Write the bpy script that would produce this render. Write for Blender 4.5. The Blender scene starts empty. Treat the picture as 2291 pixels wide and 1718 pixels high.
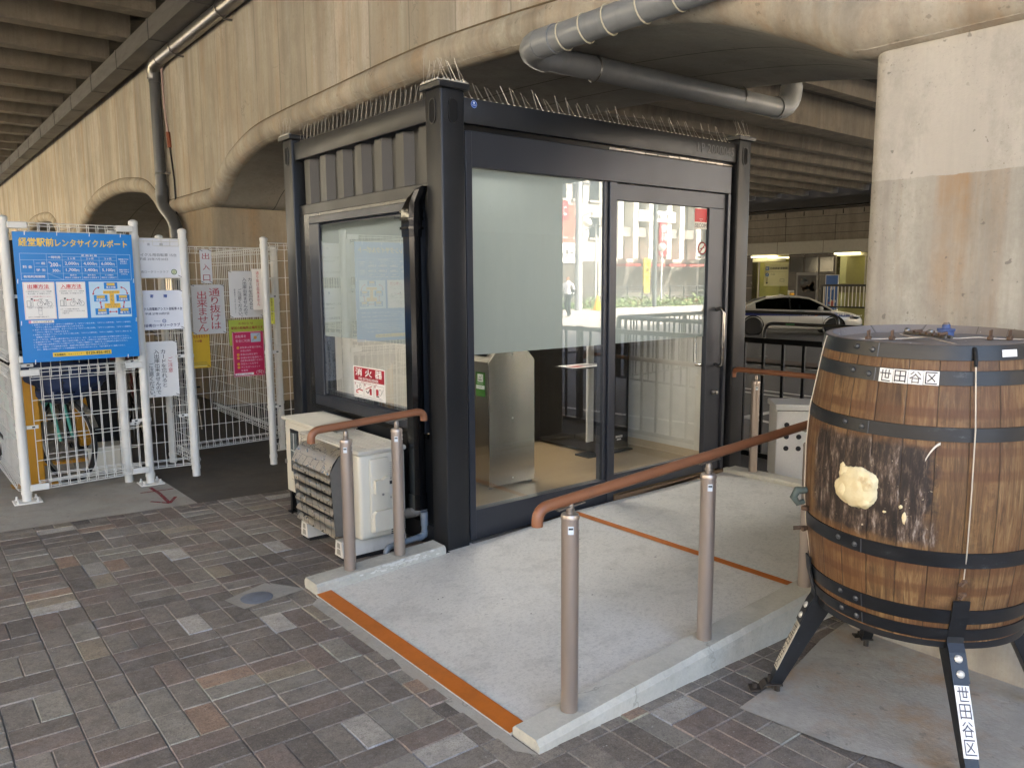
import bpy, bmesh, math, random
from math import sin, cos, pi, radians, sqrt, atan2
from mathutils import Vector, Matrix
random.seed(7)
SC = bpy.context.scene
COL = SC.collection

# ---------------------------------------------------------------- camera
cam_d = bpy.data.cameras.new("camera"); cam = bpy.data.objects.new("camera", cam_d); COL.objects.link(cam)
cam_d.sensor_width = 36.0; cam_d.lens = 27.33; cam_d.clip_start = 0.05; cam_d.clip_end = 600
YAW, PIT, ROL = 0.6760, 0.1336, -0.0058
_f = Vector((sin(YAW)*cos(PIT), cos(YAW)*cos(PIT), -sin(PIT)))
_r = Vector((cos(YAW), -sin(YAW), 0)); _u = _r.cross(_f)
_r2 = cos(ROL)*_r + sin(ROL)*_u; _u2 = -sin(ROL)*_r + cos(ROL)*_u
cam.matrix_world = Matrix(((_r2.x,_u2.x,-_f.x,-2.3374),(_r2.y,_u2.y,-_f.y,-3.4920),(_r2.z,_u2.z,-_f.z,1.5054),(0,0,0,1)))
SC.camera = cam
# ---------------------------------------------------------------- sky, sun, exposure
SUN_EL, SUN_AZ = radians(47), radians(28)      # azimuth from +y towards +x
w = bpy.data.worlds.new("World"); SC.world = w; w.use_nodes = True
nt = w.node_tree; bg = nt.nodes["Background"]
sky = nt.nodes.new("ShaderNodeTexSky"); sky.sky_type = 'NISHITA'; sky.sun_disc = False
sky.sun_elevation = SUN_EL; sky.sun_rotation = SUN_AZ; sky.air_density = 0.9; sky.dust_density = 6.5; sky.ozone_density = 0.4
nt.links.new(sky.outputs[0], bg.inputs[0]); bg.inputs[1].default_value = 0.15
sl = bpy.data.lights.new("sun", 'SUN'); sl.energy = 4.6; sl.angle = radians(0.5); sl.color = (1.0, 0.95, 0.87)
so = bpy.data.objects.new("sun", sl); COL.objects.link(so)
so.rotation_euler = Vector((-sin(SUN_AZ)*cos(SUN_EL), -cos(SUN_AZ)*cos(SUN_EL), -sin(SUN_EL))).to_track_quat('-Z', 'Y').to_euler()
SC.view_settings.view_transform = 'Standard'; SC.view_settings.look = 'None'
SC.view_settings.exposure = 3.65; SC.view_settings.gamma = 1.0; SC.view_settings.use_curve_mapping = False
SC.cycles.use_denoising = True; SC.cycles.max_bounces = 10; SC.cycles.diffuse_bounces = 5
SC.cycles.transparent_max_bounces = 24; SC.cycles.sample_clamp_indirect = 8.0
SC.cycles.caustics_reflective = False; SC.cycles.caustics_refractive = False

# ---------------------------------------------------------------- helpers
def lin(c):
    if isinstance(c, str):
        c = c.lstrip('#'); c = c if len(c) == 6 else ''.join(q*2 for q in c); v = [int(c[i:i+2], 16)/255 for i in (0, 2, 4)]
        return tuple(x/12.92 if x <= .04045 else ((x+.055)/1.055)**2.4 for x in v)
    return tuple(c)

class NT:
    """small wrapper for writing node materials"""
    def __init__(s, name):
        s.m = bpy.data.materials.new(name); s.m.use_nodes = True
        s.t = s.m.node_tree; s.n = s.t.nodes; s.l = s.t.links
        s.b = s.n["Principled BSDF"]; s.out = s.n["Material Output"]
        s._c = None
    def new(s, typ, **kw):
        n = s.n.new(typ)
        for k, v in kw.items(): setattr(n, k, v)
        return n
    def set(s, sock, v):
        if hasattr(v, 'is_output'): s.l.new(v, sock)
        elif isinstance(v, tuple) and len(v) == 3 and sock.type == 'RGBA': sock.default_value = v + (1,)
        else: sock.default_value = v
    @property
    def co(s):
        if s._c is None: s._c = s.new("ShaderNodeTexCoord").outputs["Object"]
        return s._c
    def map(s, scale=(1,1,1), loc=(0,0,0), rot=(0,0,0), src=None):
        n = s.new("ShaderNodeMapping"); n.inputs["Scale"].default_value = scale
        n.inputs["Location"].default_value = loc; n.inputs["Rotation"].default_value = rot
        s.l.new(src if src is not None else s.co, n.inputs["Vector"]); return n.outputs[0]
    def noise(s, scale=5, detail=6, rough=.6, vec=None, dist=0):
        n = s.new("ShaderNodeTexNoise"); n.inputs["Scale"].default_value = scale; n.inputs["Detail"].default_value = detail
        n.inputs["Roughness"].default_value = rough; n.inputs["Distortion"].default_value = dist
        s.l.new(vec if vec is not None else s.co, n.inputs["Vector"]); return n.outputs["Fac"]
    def ramp(s, fac, stops, interp='LINEAR'):
        n = s.new("ShaderNodeValToRGB"); e = n.color_ramp; e.interpolation = interp
        while len(e.elements) < len(stops): e.elements.new(.5)
        for el, (p, c) in zip(e.elements, stops):
            el.position = p; c = (c, c, c) if isinstance(c, (int, float)) else c; el.color = tuple(c) + (1,)
        s.l.new(fac, n.inputs[0]); return n.outputs[0]
    def math(s, op, a, b=None, c=None):
        n = s.new("ShaderNodeMath", operation=op)
        for i, v in enumerate((a, b, c)):
            if v is not None: s.set(n.inputs[i], v)
        return n.outputs[0]
    def mix(s, fac, a, b, blend='MIX'):
        n = s.new("ShaderNodeMix", data_type='RGBA', blend_type=blend)
        s.set(n.inputs[0], fac); s.set(n.inputs[6], a); s.set(n.inputs[7], b); return n.outputs[2]
    def xyz(s):
        n = s.new("ShaderNodeSeparateXYZ"); s.l.new(s.co, n.inputs[0]); return n.outputs
    def bump(s, h, strength=.3, dist=.01):
        n = s.new("ShaderNodeBump"); n.inputs["Strength"].default_value = strength; n.inputs["Distance"].default_value = dist
        s.l.new(h, n.inputs["Height"]); s.l.new(n.outputs[0], s.b.inputs["Normal"])
    def col(s, v): s.set(s.b.inputs["Base Color"], v)
    def rough(s, v): s.set(s.b.inputs["Roughness"], v)
    def metal(s, v): s.b.inputs["Metallic"].default_value = v

_flat = {}
def flat(c, rough=.5, metal=0.0, var=.12):
    """plain paint or plastic with faint wear"""
    c = lin(c); k = (tuple(round(x, 4) for x in c), rough, metal, var)
    if k not in _flat:
        t = NT("paint"); nz = t.noise(9, 5, .6)
        t.col(t.mix(t.ramp(nz, [(.3, 0.0), (.75, 1.0)]), c, tuple(x*(1-var) for x in c)))
        t.rough(rough); t.metal(metal); _flat[k] = t.m
    return _flat[k]

def grimy(name, c, dirt=(.05,.045,.04), amount=.5, rough=.5, scale=6, metal=0.0, stretch=(1,1,.35)):
    t = NT(name); c = lin(c)
    a = t.noise(scale, 8, .68, t.map(stretch)); b = t.noise(scale*6, 4, .6)
    f = t.math('MULTIPLY', t.ramp(a, [(.48, 0.0), (.78, amount)]), t.ramp(b, [(.2, .5), (.7, 1.0)]))
    t.col(t.mix(f, c, dirt)); t.rough(t.ramp(a, [(.2, rough*.8), (.9, min(1, rough*1.3))])); t.metal(metal)
    t.bump(b, .08, .004)
    return t.m

def concrete(name, c1, c2, rust=0.0, streak=.6, boards=0.0, pits=.3, grain=40, zsplit=None):
    t = NT(name); c1, c2 = lin(c1), lin(c2)
    big = t.noise(.9, 6, .6); st = t.noise(3.0, 7, .65, t.map((1.6, 1.6, .12))); fine = t.noise(grain, 4, .7); mid = t.noise(7, 8, .7)
    c = t.mix(t.ramp(big, [(.3, 0.0), (.7, 1.0)]), c1, c2)
    c = t.mix(t.math('MULTIPLY', t.ramp(st, [(.45, 0.0), (.72, 1.0)]), streak), c, tuple(x*.55 for x in c2))
    c = t.mix(t.math('MULTIPLY', t.ramp(t.noise(4.0, 6, .6, t.map((1.3, 1.3, .1), (7, 3, 1))), [(.52, 0.0), (.7, 1.0)]), streak*.6), c, tuple(min(.62, x*1.35) for x in c1))
    c = t.mix(t.ramp(mid, [(.35, 0.0), (.8, .35)]), c, tuple(x*.6 for x in c1))
    c = t.mix(t.ramp(fine, [(.3, 0.28), (.6, 0.0)]), c, tuple(x*.55 for x in c1))
    if rust:
        r = t.noise(2.2, 7, .65, t.map((1.5, 1.5, .14), (11, 5, 0))); r2 = t.noise(3.5, 6, .7, t.map((1, 1, 1), (3, 1, 2)))
        rf = t.math('MULTIPLY', t.ramp(r, [(.47, 0.0), (.68, 1.0)]), t.ramp(r2, [(.3, 0.2), (.65, 1.0)]))
        rf = t.math('MULTIPLY', rf, rust)
        if zsplit is not None:
            z = t.xyz()[2]
            lower = t.ramp(t.math('ADD', t.math('SUBTRACT', zsplit + .004, z), t.math('MULTIPLY', t.math('SUBTRACT', mid, .5), .03)), [(.0, 0.0), (.004, 1.0)])
            fade = t.ramp(t.math('SUBTRACT', zsplit, z), [(.0, 1.0), (.45, .7), (1.0, .35)])
            rf = t.math('MULTIPLY', t.math('MULTIPLY', rf, lower), fade)
            c = t.mix(lower, t.mix(.45, c, tuple(min(.66, x*1.22) for x in c1)), c)
        c = t.mix(rf, c, (.36, .2, .075))
    if boards:
        y = t.xyz()[1]
        fr = t.math('FRACT', t.math('MULTIPLY', t.math('ADD', y, t.math('MULTIPLY', t.math('SUBTRACT', mid, .5), .02)), 1/boards))
        ln = t.ramp(fr, [(0.0, 1.0), (.024, 0.0), (.985, 0.0), (1.0, 1.0)])
        ln = t.math('MULTIPLY', ln, t.ramp(st, [(.35, 0.25), (.6, .85)]))
        c = t.mix(ln, c, tuple(x*.22 for x in c1))
        # each pour or board reads slightly different
        idx = t.math('FLOOR', t.math('MULTIPLY', y, 1/boards)); wn = t.new("ShaderNodeTexWhiteNoise", noise_dimensions='1D'); t.l.new(idx, wn.inputs["W"])
        c = t.mix(t.math('MULTIPLY', wn.outputs["Value"], .38), c, tuple(x*.5 for x in c2))
    cr = t.math('ABSOLUTE', t.math('SUBTRACT', t.noise(1.3, 6, .55, t.map((1, 1, .8), (5, 1, 7))), .5))   # hairline cracks
    c = t.mix(t.math('MULTIPLY', t.ramp(cr, [(0.0, .55), (.0035, 0.0)]), t.ramp(t.noise(1.0, 3, .5, t.map((1, 1, 1), (1, 6, 2))), [(.56, 0.0), (.62, 1.0)])), c, tuple(x*.3 for x in c1))
    pp_ = t.noise(60, 3, .6, t.map((1, 1, 1), (8, 2, 5))); pm = t.noise(2.2, 4, .6, t.map((1, 1, 1), (4, 4, 9)))
    c = t.mix(t.math('MULTIPLY', t.ramp(pp_, [(.62, 0.0), (.66, 1.0)]), t.ramp(pm, [(.48, 0.0), (.62, pits)])), c, tuple(x*.4 for x in c1))
    c = t.mix(t.ramp(t.noise(2.6, 9, .78, t.map((1, 1, .6), (9, 9, 1))), [(.36, .45), (.52, 0.0)]), c, tuple(x*.62 for x in c2))
    pt = t.noise(22, 3, .5, t.map((1, 1, 1), (2, 9, 4)))
    c = t.mix(t.ramp(pt, [(.685, 0.0), (.71, pits)]), c, tuple(x*.25 for x in c1))
    t.col(c); t.rough(.88); t.bump(t.math('ADD', fine, t.math('MULTIPLY', mid, 1.5)), .35, .006)
    return t.m

def glass_mat(name, tint=(.93, .96, .95), ior=1.5, rough=0.0, clear=1.0):
    t = NT(name); t.n.remove(t.b)
    tr = t.new("ShaderNodeBsdfTransparent"); tr.inputs[0].default_value = tint + (1,)
    gl = t.new("ShaderNodeBsdfGlossy"); gl.inputs["Roughness"].default_value = rough; gl.inputs["Color"].default_value = (1, 1, 1, 1)
    fr = t.new("ShaderNodeFresnel"); fr.inputs[0].default_value = ior
    n = t.noise(1.6, 2, .4); bp = t.new("ShaderNodeBump"); bp.inputs["Strength"].default_value = .02; bp.inputs["Distance"].default_value = .01
    t.l.new(n, bp.inputs["Height"]); t.l.new(bp.outputs[0], gl.inputs["Normal"])
    geo = t.new("ShaderNodeNewGeometry")   # same reflection from both sides of the thin pane
    t.set(fr.inputs[0], t.math('ADD', ior, t.math('MULTIPLY', geo.outputs["Backfacing"], 1/ior-ior)))
    mx = t.new("ShaderNodeMixShader")
    t.l.new(fr.outputs[0], mx.inputs[0]); t.l.new(tr.outputs[0], mx.inputs[1]); t.l.new(gl.outputs[0], mx.inputs[2])
    t.l.new(mx.outputs[0], t.out.inputs[0]); return t.m

def emit(name, c, s):
    t = NT(name); t.col((.8, .8, .8)); t.b.inputs["Emission Color"].default_value = lin(c) + (1,); t.b.inputs["Emission Strength"].default_value = s
    return t.m

WL = {}   # world location of every parent
def props(o, label=None, cat=None, group=None, kind=None):
    if label: o['label'] = label
    if cat: o['category'] = cat
    if group: o['group'] = group
    if kind: o['kind'] = kind
    return o
def thing(name, label, cat, loc=(0, 0, 0), group=None):
    o = bpy.data.objects.new(name, None); COL.objects.link(o); o.location = loc; o.empty_display_size = .1
    WL[o.name] = Vector(loc); return props(o, label, cat, group)

class MB:
    """collects shapes given in world coordinates, then builds ONE mesh object"""
    def __init__(s): s.v = []; s.f = []; s.c = []
    def add(s, vs, fs, col=None):
        k = len(s.v); s.v.extend([tuple(v) for v in vs]); s.f.extend([tuple(i+k for i in f) for f in fs])
        s.c.extend([col]*len(fs)); return s
    def box(s, x0, x1, y0, y1, z0, z1, bev=0.0, M=None, col=None, seg=1):
        if x1 < x0: x0, x1 = x1, x0
        if y1 < y0: y0, y1 = y1, y0
        if z1 < z0: z0, z1 = z1, z0
        if bev:
            bm = bmesh.new(); bmesh.ops.create_cube(bm, size=1)
            for v in bm.verts: v.co = Vector(((x0+x1)/2+v.co.x*(x1-x0), (y0+y1)/2+v.co.y*(y1-y0), (z0+z1)/2+v.co.z*(z1-z0)))
            bmesh.ops.bevel(bm, geom=bm.edges[:], offset=bev, segments=seg, profile=.5, affect='EDGES')
            vs = [v.co.copy() for v in bm.verts]; bm.verts.index_update(); fs = [[v.index for v in f.verts] for f in bm.faces]; bm.free()
        else:
            vs = [Vector(p) for p in ((x0,y0,z0),(x1,y0,z0),(x1,y1,z0),(x0,y1,z0),(x0,y0,z1),(x1,y0,z1),(x1,y1,z1),(x0,y1,z1))]
            fs = [(0,3,2,1),(4,5,6,7),(0,1,5,4),(1,2,6,5),(2,3,7,6),(3,0,4,7)]
        if M is not None: vs = [M @ v for v in vs]
        return s.add(vs, fs, col)
    def prism(s, poly, axis, a, b, M=None):
        """poly: 2D points; axis 'x': (y,z), 'y': (x,z), 'z': (x,y)"""
        def P(p, t): return Vector({'x': (t, p[0], p[1]), 'y': (p[0], t, p[1]), 'z': (p[0], p[1], t)}[axis])
        n = len(poly); vs = [P(p, a) for p in poly] + [P(p, b) for p in poly]
        fs = [tuple(range(n)), tuple(range(2*n-1, n-1, -1))] + [(i, i+n, (i+1) % n+n, (i+1) % n) for i in range(n)]
        if M is not None: vs = [M @ v for v in vs]
        return s.add(vs, fs)
    def loft(s, rings, close=True, cap=True):
        n = len(rings[0]); vs = [v for r in rings for v in r]; fs = []
        for i in range(len(rings)-1):
            for j in range(n if close else n-1):
                k = (j+1) % n; fs.append((i*n+j, i*n+k, (i+1)*n+k, (i+1)*n+j))
        if cap and close: fs.append(tuple(range(n-1, -1, -1))); fs.append(tuple(range((len(rings)-1)*n, len(rings)*n)))
        return s.add(vs, fs)
    def tube(s, pts, r, n=10, closed=False, cap=True):
        pts = [Vector(p) for p in pts]; N = len(pts); rr = r if isinstance(r, (list, tuple)) else [r]*N
        rings = []; up = None
        for i, p in enumerate(pts):
            a = pts[i-1] if (i > 0 or closed) else p; b = pts[(i+1) % N] if (i < N-1 or closed) else p
            d = (b-a).normalized() if (b-a).length > 1e-9 else Vector((0, 0, 1))
            if up is None: up = Vector((0, 0, 1)) if abs(d.z) < .9 else Vector((1, 0, 0))
            e = d.cross(up)
            if e.length < 1e-6: e = d.cross(Vector((.3, .7, .2)))
            e.normalize(); f = e.cross(d).normalized(); up = f
            rings.append([p + rr[i]*(cos(2*pi*k/n)*e + sin(2*pi*k/n)*f) for k in range(n)])
        if closed: rings.append(rings[0])
        return s.loft(rings, True, cap and not closed)
    def lathe(s, prof, c=(0, 0, 0), n=24, M=None, cap=True, a0=0, a1=2*pi):
        full = abs(a1-a0-2*pi) < 1e-6; c = Vector(c)
        rings = []
        for r, z in prof: rings.append([(Vector((r*cos(a0+(a1-a0)*k/(n if full else n-1)), r*sin(a0+(a1-a0)*k/(n if full else n-1)), z))) for k in range(n)])
        rings = [[(M @ v if M is not None else v)+c for v in rg] for rg in rings]
        return s.loft(rings, full, cap and full)
    def quad(s, a, b, c, d, col=None): return s.add([a, b, c, d], [(0, 1, 2, 3)], col)
    def sphere(s, c, r, n=12, sc=(1, 1, 1)):
        prof = [(sin(pi*i/n)*r+1e-5, -cos(pi*i/n)*r) for i in range(n+1)]
        return s.lathe(prof, c, n*2, Matrix.Diagonal(sc))
    def build(s, name, mat, parent=None, smooth=35, label=None, cat=None, group=None, kind=None, loc=None):
        off = WL[parent.name] if parent is not None else (Vector(loc) if loc is not None else Vector((0, 0, 0)))
        me = bpy.data.meshes.new(name); me.from_pydata([tuple(Vector(v)-off) for v in s.v], [], s.f)
        me.validate(); me.update()
        if any(c is not None for c in s.c) and len(me.polygons) == len(s.c):
            at = me.attributes.new("tone", 'FLOAT_COLOR', 'FACE')
            for i, c in enumerate(s.c): at.data[i].color = tuple(c or (.5, .5, .5)) + (1,)
        bm = bmesh.new(); bm.from_mesh(me); bmesh.ops.recalc_face_normals(bm, faces=bm.faces[:]); bm.to_mesh(me); bm.free()
        me.materials.append(mat)
        if smooth:
            me.shade_smooth(); me.set_sharp_from_angle(angle=radians(smooth))
        o = bpy.data.objects.new(name, me); COL.objects.link(o)
        if parent is not None: o.parent = parent; WL[o.name] = Vector(off)
        else: o.location = off; WL[o.name] = Vector(off)
        return props(o, label, cat, group, kind)

def copy_thing(root, loc, label=None, rotz=None):
    """a copy of a thing with copies of its parts and sub-parts"""
    r = root.copy(); COL.objects.link(r); r.location = loc
    if rotz is not None: r.rotation_euler = (0, 0, rotz)
    if label: r['label'] = label
    for ch in list(root.children):
        c = ch.copy(); COL.objects.link(c); c.parent = r
        for g in list(ch.children):
            d = g.copy(); COL.objects.link(d); d.parent = c
    return r

# ---- lettering: outlines taken from Blender's own font, set as flat shapes on a sign
_tc = bpy.data.curves.new("t", 'FONT'); _tc.resolution_u = 2; _to = bpy.data.objects.new("t", _tc); COL.objects.link(_to)
_cache = {}
def glyphs(s, bold=0.0):
    k = (s, bold)
    if k not in _cache:
        _tc.body = s; _tc.size = 1.0; _tc.offset = bold; _tc.align_x = 'LEFT'
        dg = bpy.context.evaluated_depsgraph_get(); dg.update()
        me = bpy.data.meshes.new_from_object(_to.evaluated_get(dg))
        vs = [(v.co.x, v.co.y) for v in me.vertices]; fs = [tuple(p.vertices) for p in me.polygons]
        bpy.data.meshes.remove(me); _cache[k] = (vs, fs)
    return _cache[k]

class Sign:
    """flat sign in its own plane: origin O (lower left), unit vectors U (right) and V (up)"""
    def __init__(s, root, O, U=(1, 0, 0), V=(0, 0, 1), lift=.0012):
        s.root = root; s.O = Vector(O); s.U = Vector(U).normalized(); s.V = Vector(V).normalized(); s.N = s.U.cross(s.V); s.bk = {}; s.lift = lift
    def P(s, x, y, k): return s.O + s.U*x + s.V*y + s.N*(k*s.lift)
    def _mb(s, col, kind): return s.bk.setdefault((col, kind), MB())
    def base(s, col, w, h, t=.004, x=0, y=0, name='panel'):
        m = s._mb(col, name); c = [s.P(x, y, 0), s.P(x+w, y, 0), s.P(x+w, y+h, 0), s.P(x, y+h, 0)]
        m.add(c + [p - s.N*t for p in c], [(0, 1, 2, 3), (7, 6, 5, 4), (0, 4, 5, 1), (1, 5, 6, 2), (2, 6, 7, 3), (3, 7, 4, 0)]); return s
    def rect(s, col, x, y, w, h, k=1, kind='graphic'):
        s._mb(col, kind).add([s.P(x, y, k), s.P(x+w, y, k), s.P(x+w, y+h, k), s.P(x, y+h, k)], [(0, 1, 2, 3)]); return s
    def poly(s, col, pts, k=1, kind='graphic'):
        s._mb(col, kind).add([s.P(a, b, k) for a, b in pts], [tuple(range(len(pts)))]); return s
    def line(s, col, pts, wd, k=2, kind='graphic', closed=False):
        pp = list(pts) + ([pts[0]] if closed else [])
        for (a, b), (c, d) in zip(pp, pp[1:]):
            L = math.hypot(c-a, d-b) or 1e-9; nx, ny = -(d-b)/L*wd/2, (c-a)/L*wd/2; ex, ey = (c-a)/L*wd*.4, (d-b)/L*wd*.4
            s.poly(col, [(a+nx-ex, b+ny-ey), (a-nx-ex, b-ny-ey), (c-nx+ex, d-ny+ey), (c+nx+ex, d+ny+ey)], k, kind)
        return s
    def box(s, col, x, y, w, h, wd, k=2): return s.line(col, [(x, y), (x+w, y), (x+w, y+h), (x, y+h)], wd, k, closed=True)
    def disc(s, col, x, y, r, k=1, n=20): return s.poly(col, [(x+r*cos(2*pi*i/n), y+r*sin(2*pi*i/n)) for i in range(n)], k)
    def ring(s, col, x, y, r, wd, k=2, n=24, a0=0, a1=2*pi):
        return s.line(col, [(x+r*cos(a0+(a1-a0)*i/n), y+r*sin(a0+(a1-a0)*i/n)) for i in range(n+1)], wd, k)
    def arrow(s, col, pts, wd, k=2, both=False):
        s.line(col, pts, wd, k)
        for (a, b), (c, d) in ([(pts[-2], pts[-1])] + ([(pts[1], pts[0])] if both else [])):
            L = math.hypot(c-a, d-b) or 1e-9; ux, uy = (c-a)/L, (d-b)/L; q = wd*1.7
            s.poly(col, [(c+ux*q*1.2, d+uy*q*1.2), (c-uy*q-ux*q*.4, d+ux*q-uy*q*.4), (c+uy*q-ux*q*.4, d-ux*q-uy*q*.4)], k)
        return s
    def text(s, col, body, x, y, w, h, k=3, bold=.012, fit=True):
        """fill the box x,y,w,h (fit) or keep the letters' own proportions"""
        vs, fs = glyphs(body)
        if not vs: return s
        x0 = min(v[0] for v in vs); x1 = max(v[0] for v in vs); y0 = min(v[1] for v in vs); y1 = max(v[1] for v in vs)
        sx = w/(x1-x0 or 1); sy = h/(y1-y0 or 1)
        if not fit: sx = sy = min(sx, sy)
        for q, (ox, oy) in enumerate(s.weight(bold, abs(sx), abs(sy))):
            s._mb(col, 'lettering').add([s.P(x+(a-x0)*sx+ox, y+(b-y0)*sy+oy, k+q*.15) for a, b in vs], fs)
        return s
    def weight(s, bold, sx, sy):
        if bold <= .012: return [(0, 0)]
        e = bold*.75; return [(-e*sx, 0), (e*sx, 0), (0, -e*sy), (0, e*sy)]
    def vtext(s, col, body, xc, ytop, size, pitch=1.08, k=3, bold=.012, sx=1.0):
        """column of characters, top to bottom"""
        for i, ch in enumerate(body):
            vs, fs = glyphs(ch)
            if not vs: continue
            cx, cy = .5, .36; dx = dy = 0
            if ch in 'ー': vs = [((b-cy)+cx, -(a-cx)+cy) for a, b in vs]
            if ch in '。、': dx, dy = .62, .55
            yc = ytop - size*pitch*(i+.5)
            s._mb(col, 'lettering').add([s.P(xc+(a-cx+dx)*size*sx, yc+(b-cy+dy)*size, k) for a, b in vs], fs)
        return s
    def done(s, rough=.45):
        for (col, kind), m in s.bk.items(): m.build(kind, flat(col, rough, var=.06), s.root, smooth=0)

def zg(x, y=0.0):
    g = -.064 - .03*max(-4.0, min(x, 14.5))
    if y < -5: t = min(1, (-5-y)/4); g = g*(1-t) + (-.1)*t
    return g
# ================================================================ materials shared by several things
M_WALL = concrete("cast_concrete_wall", '#c8c1b3', '#aca493', rust=.6, streak=.8, boards=.62, pits=.25)
M_PIER = concrete("cast_concrete_pier", '#bab4a8', '#a59e90', rust=1.15, streak=.8, pits=.6, zsplit=1.905)
M_PIERD = concrete("stained_shaded_pier", '#a99c86', '#8f836f', rust=.6, streak=.7, pits=.4)  # far piers: shade as well as dirt put into the darker colour
M_ROLL = concrete("moulding_concrete", '#bfb7a7', '#9b9282', rust=.55, streak=.75, pits=.4)
M_DECK = concrete("deck_concrete", '#877f71', '#6b6456', rust=.12, streak=.55, pits=.2)
M_SLAB = concrete("dark_slab_concrete", '#57534b', '#45423b', rust=.08, streak=.5, pits=.2)  # slab concrete darker than the ribs
M_KERB = concrete("kerb_concrete", '#c8c5b8', '#b6b3a5', rust=.05, streak=.15, pits=.2, grain=60)
M_FLOOR = concrete("floor_concrete", '#b2aea3', '#98948a', rust=.25, streak=.0, pits=.35, grain=70)
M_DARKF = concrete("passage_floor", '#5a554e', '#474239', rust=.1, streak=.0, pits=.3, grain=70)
def _asph(name, c, c2):
    t = NT(name); a = t.noise(1.2, 6, .6); b = t.noise(160, 3, .7)
    t.col(t.mix(t.ramp(b, [(.3, 0.0), (.75, .7)]), t.mix(a, lin(c), lin(c2)), (.2, .19, .18))); t.rough(.85); t.bump(b, .4, .004); return t.m
M_ROAD = _asph("road_asphalt", '#4e4d4b', '#5b5955')
M_PLAZA = _asph("plaza_paving", '#a39b90', '#8f887d')
def _paver():
    t = NT("paver_bricks"); at = t.new("ShaderNodeAttribute", attribute_name="tone").outputs["Color"]
    sp = t.noise(190, 3, .75); md = t.noise(14, 7, .7); big = t.noise(1.1, 5, .6)
    c = t.mix(t.ramp(sp, [(.32, .55), (.52, 0.0)]), at, (.02, .018, .017))
    c = t.mix(t.ramp(sp, [(.58, 0.0), (.74, .55)]), c, (.42, .40, .38))
    c = t.mix(t.ramp(md, [(.42, 0.0), (.72, .7)]), c, t.mix(.6, at, (.045, .04, .037)))
    gr = t.noise(60, 5, .8); c = t.mix(t.ramp(gr, [(.30, .6), (.48, 0.0)]), c, (.05, .043, .04)); c = t.mix(t.ramp(gr, [(.56, 0.0), (.72, .5)]), c, (.36, .33, .29))
    ed = t.noise(4.5, 7, .75, t.map((1, 1, 1), (2, 7, 3))); c = t.mix(t.ramp(ed, [(.5, 0.0), (.72, .55)]), c, (.30, .28, .255))
    c = t.mix(t.ramp(t.noise(2.2, 8, .75, t.map((1, 1, 1), (4, 4, 0))), [(.62, 0.0), (.70, .45)]), c, (.035, .032, .03))
    c = t.mix(t.ramp(t.noise(75, 2, .6, t.map((1, 1, 1), (9, 1, 2))), [(.715, 0.0), (.74, .6)]), c, (.55, .53, .50))
    c = t.mix(t.ramp(big, [(.35, 0.0), (.7, .25)]), c, (.09, .085, .08))
    t.col(c); t.rough(t.ramp(md, [(.2, .55), (.8, .9)])); t.bump(t.math('ADD', sp, t.math('MULTIPLY', md, .8)), .5, .004); return t.m
M_PAVER = _paver()
def _ramp_mat():
    t = NT("ramp_concrete"); a = t.noise(.9, 6, .6); b = t.noise(120, 3, .7); br = t.noise(9, 5, .7, t.map((1.2, 14, 1))); s = t.noise(5, 8, .75)
    c = t.mix(a, lin('#d6d4cc'), lin('#c8c6be')); c = t.mix(t.ramp(br, [(.4, 0.0), (.75, .3)]), c, lin('#bab8b0'))
    c = t.mix(t.ramp(s, [(.5, 0.0), (.72, .42)]), c, lin('#85857f')); c = t.mix(t.ramp(t.noise(2.0, 8, .72, t.map((1, 1, 1), (3, 8, 1))), [(.52, 0.0), (.66, .35)]), c, lin('#d2d1cc')); c = t.mix(t.ramp(t.noise(55, 5, .8), [(.33, .4), (.5, 0.0)]), c, lin('#83827d')); c = t.mix(t.ramp(b, [(.3, .25), (.5, 0.0)]), c, lin('#8a8a88'))
    c = t.mix(t.ramp(t.noise(38, 2, .5), [(.755, 0.0), (.765, .8)]), c, (.06, .055, .05))
    t.col(c); t.rough(.72); t.bump(t.math('ADD', b, br), .22, .003); return t.m
M_RAMP = _ramp_mat()
M_ORANGE = grimy("orange_tactile_paint", '#b8651c', (.16, .08, .03), .5, .6, 9)
M_STEELC = grimy("charcoal_steel", '#242527', (.05, .047, .045), .3, .38, 5, .25)
M_STEELB = grimy("blue_black_aluminium", '#43464d', (.06, .06, .06), .15, .36, 4, .6)
M_BLACK = flat('#0d0d0e', .35)
M_GLOSSBLK = flat('#09090a', .14); M_SATBLK = flat('#0a0a0b', .45)
M_RUBBER = flat('#141414', .75)
M_PVC = grimy("grey_pvc", '#83878a', (.09, .085, .08), .5, .38, 5)
M_PVCD = grimy("dark_grey_pvc", '#525456', (.04, .036, .032), .5, .35, 5)
M_ZINC = grimy("galvanised_steel", '#8c8a86', (.12, .1, .085), .55, .32, 6, .85)
M_GUTTER = grimy("painted_gutter", '#4e4d4b', (.05, .045, .04), .75, .5, 3.2, .0, (1, .6, 3))
M_WHITE = grimy("white_fence_enamel", '#dcdad2', (.28, .25, .2), .35, .42, 4)
M_POSTM = grimy("bronze_satin_metal", '#ab9e93', (.26, .22, .18), .25, .36, 4, .7)
M_RAILP = grimy("brown_resin_grip", '#85563a', (.13, .06, .03), .45, .42, 7)
M_BRONZE = flat('#8d847a', .35, .7)
M_BEIGE = grimy("ivory_sheet_metal", '#cfcaba', (.3, .27, .22), .3, .45, 3)
M_SS = None
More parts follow.
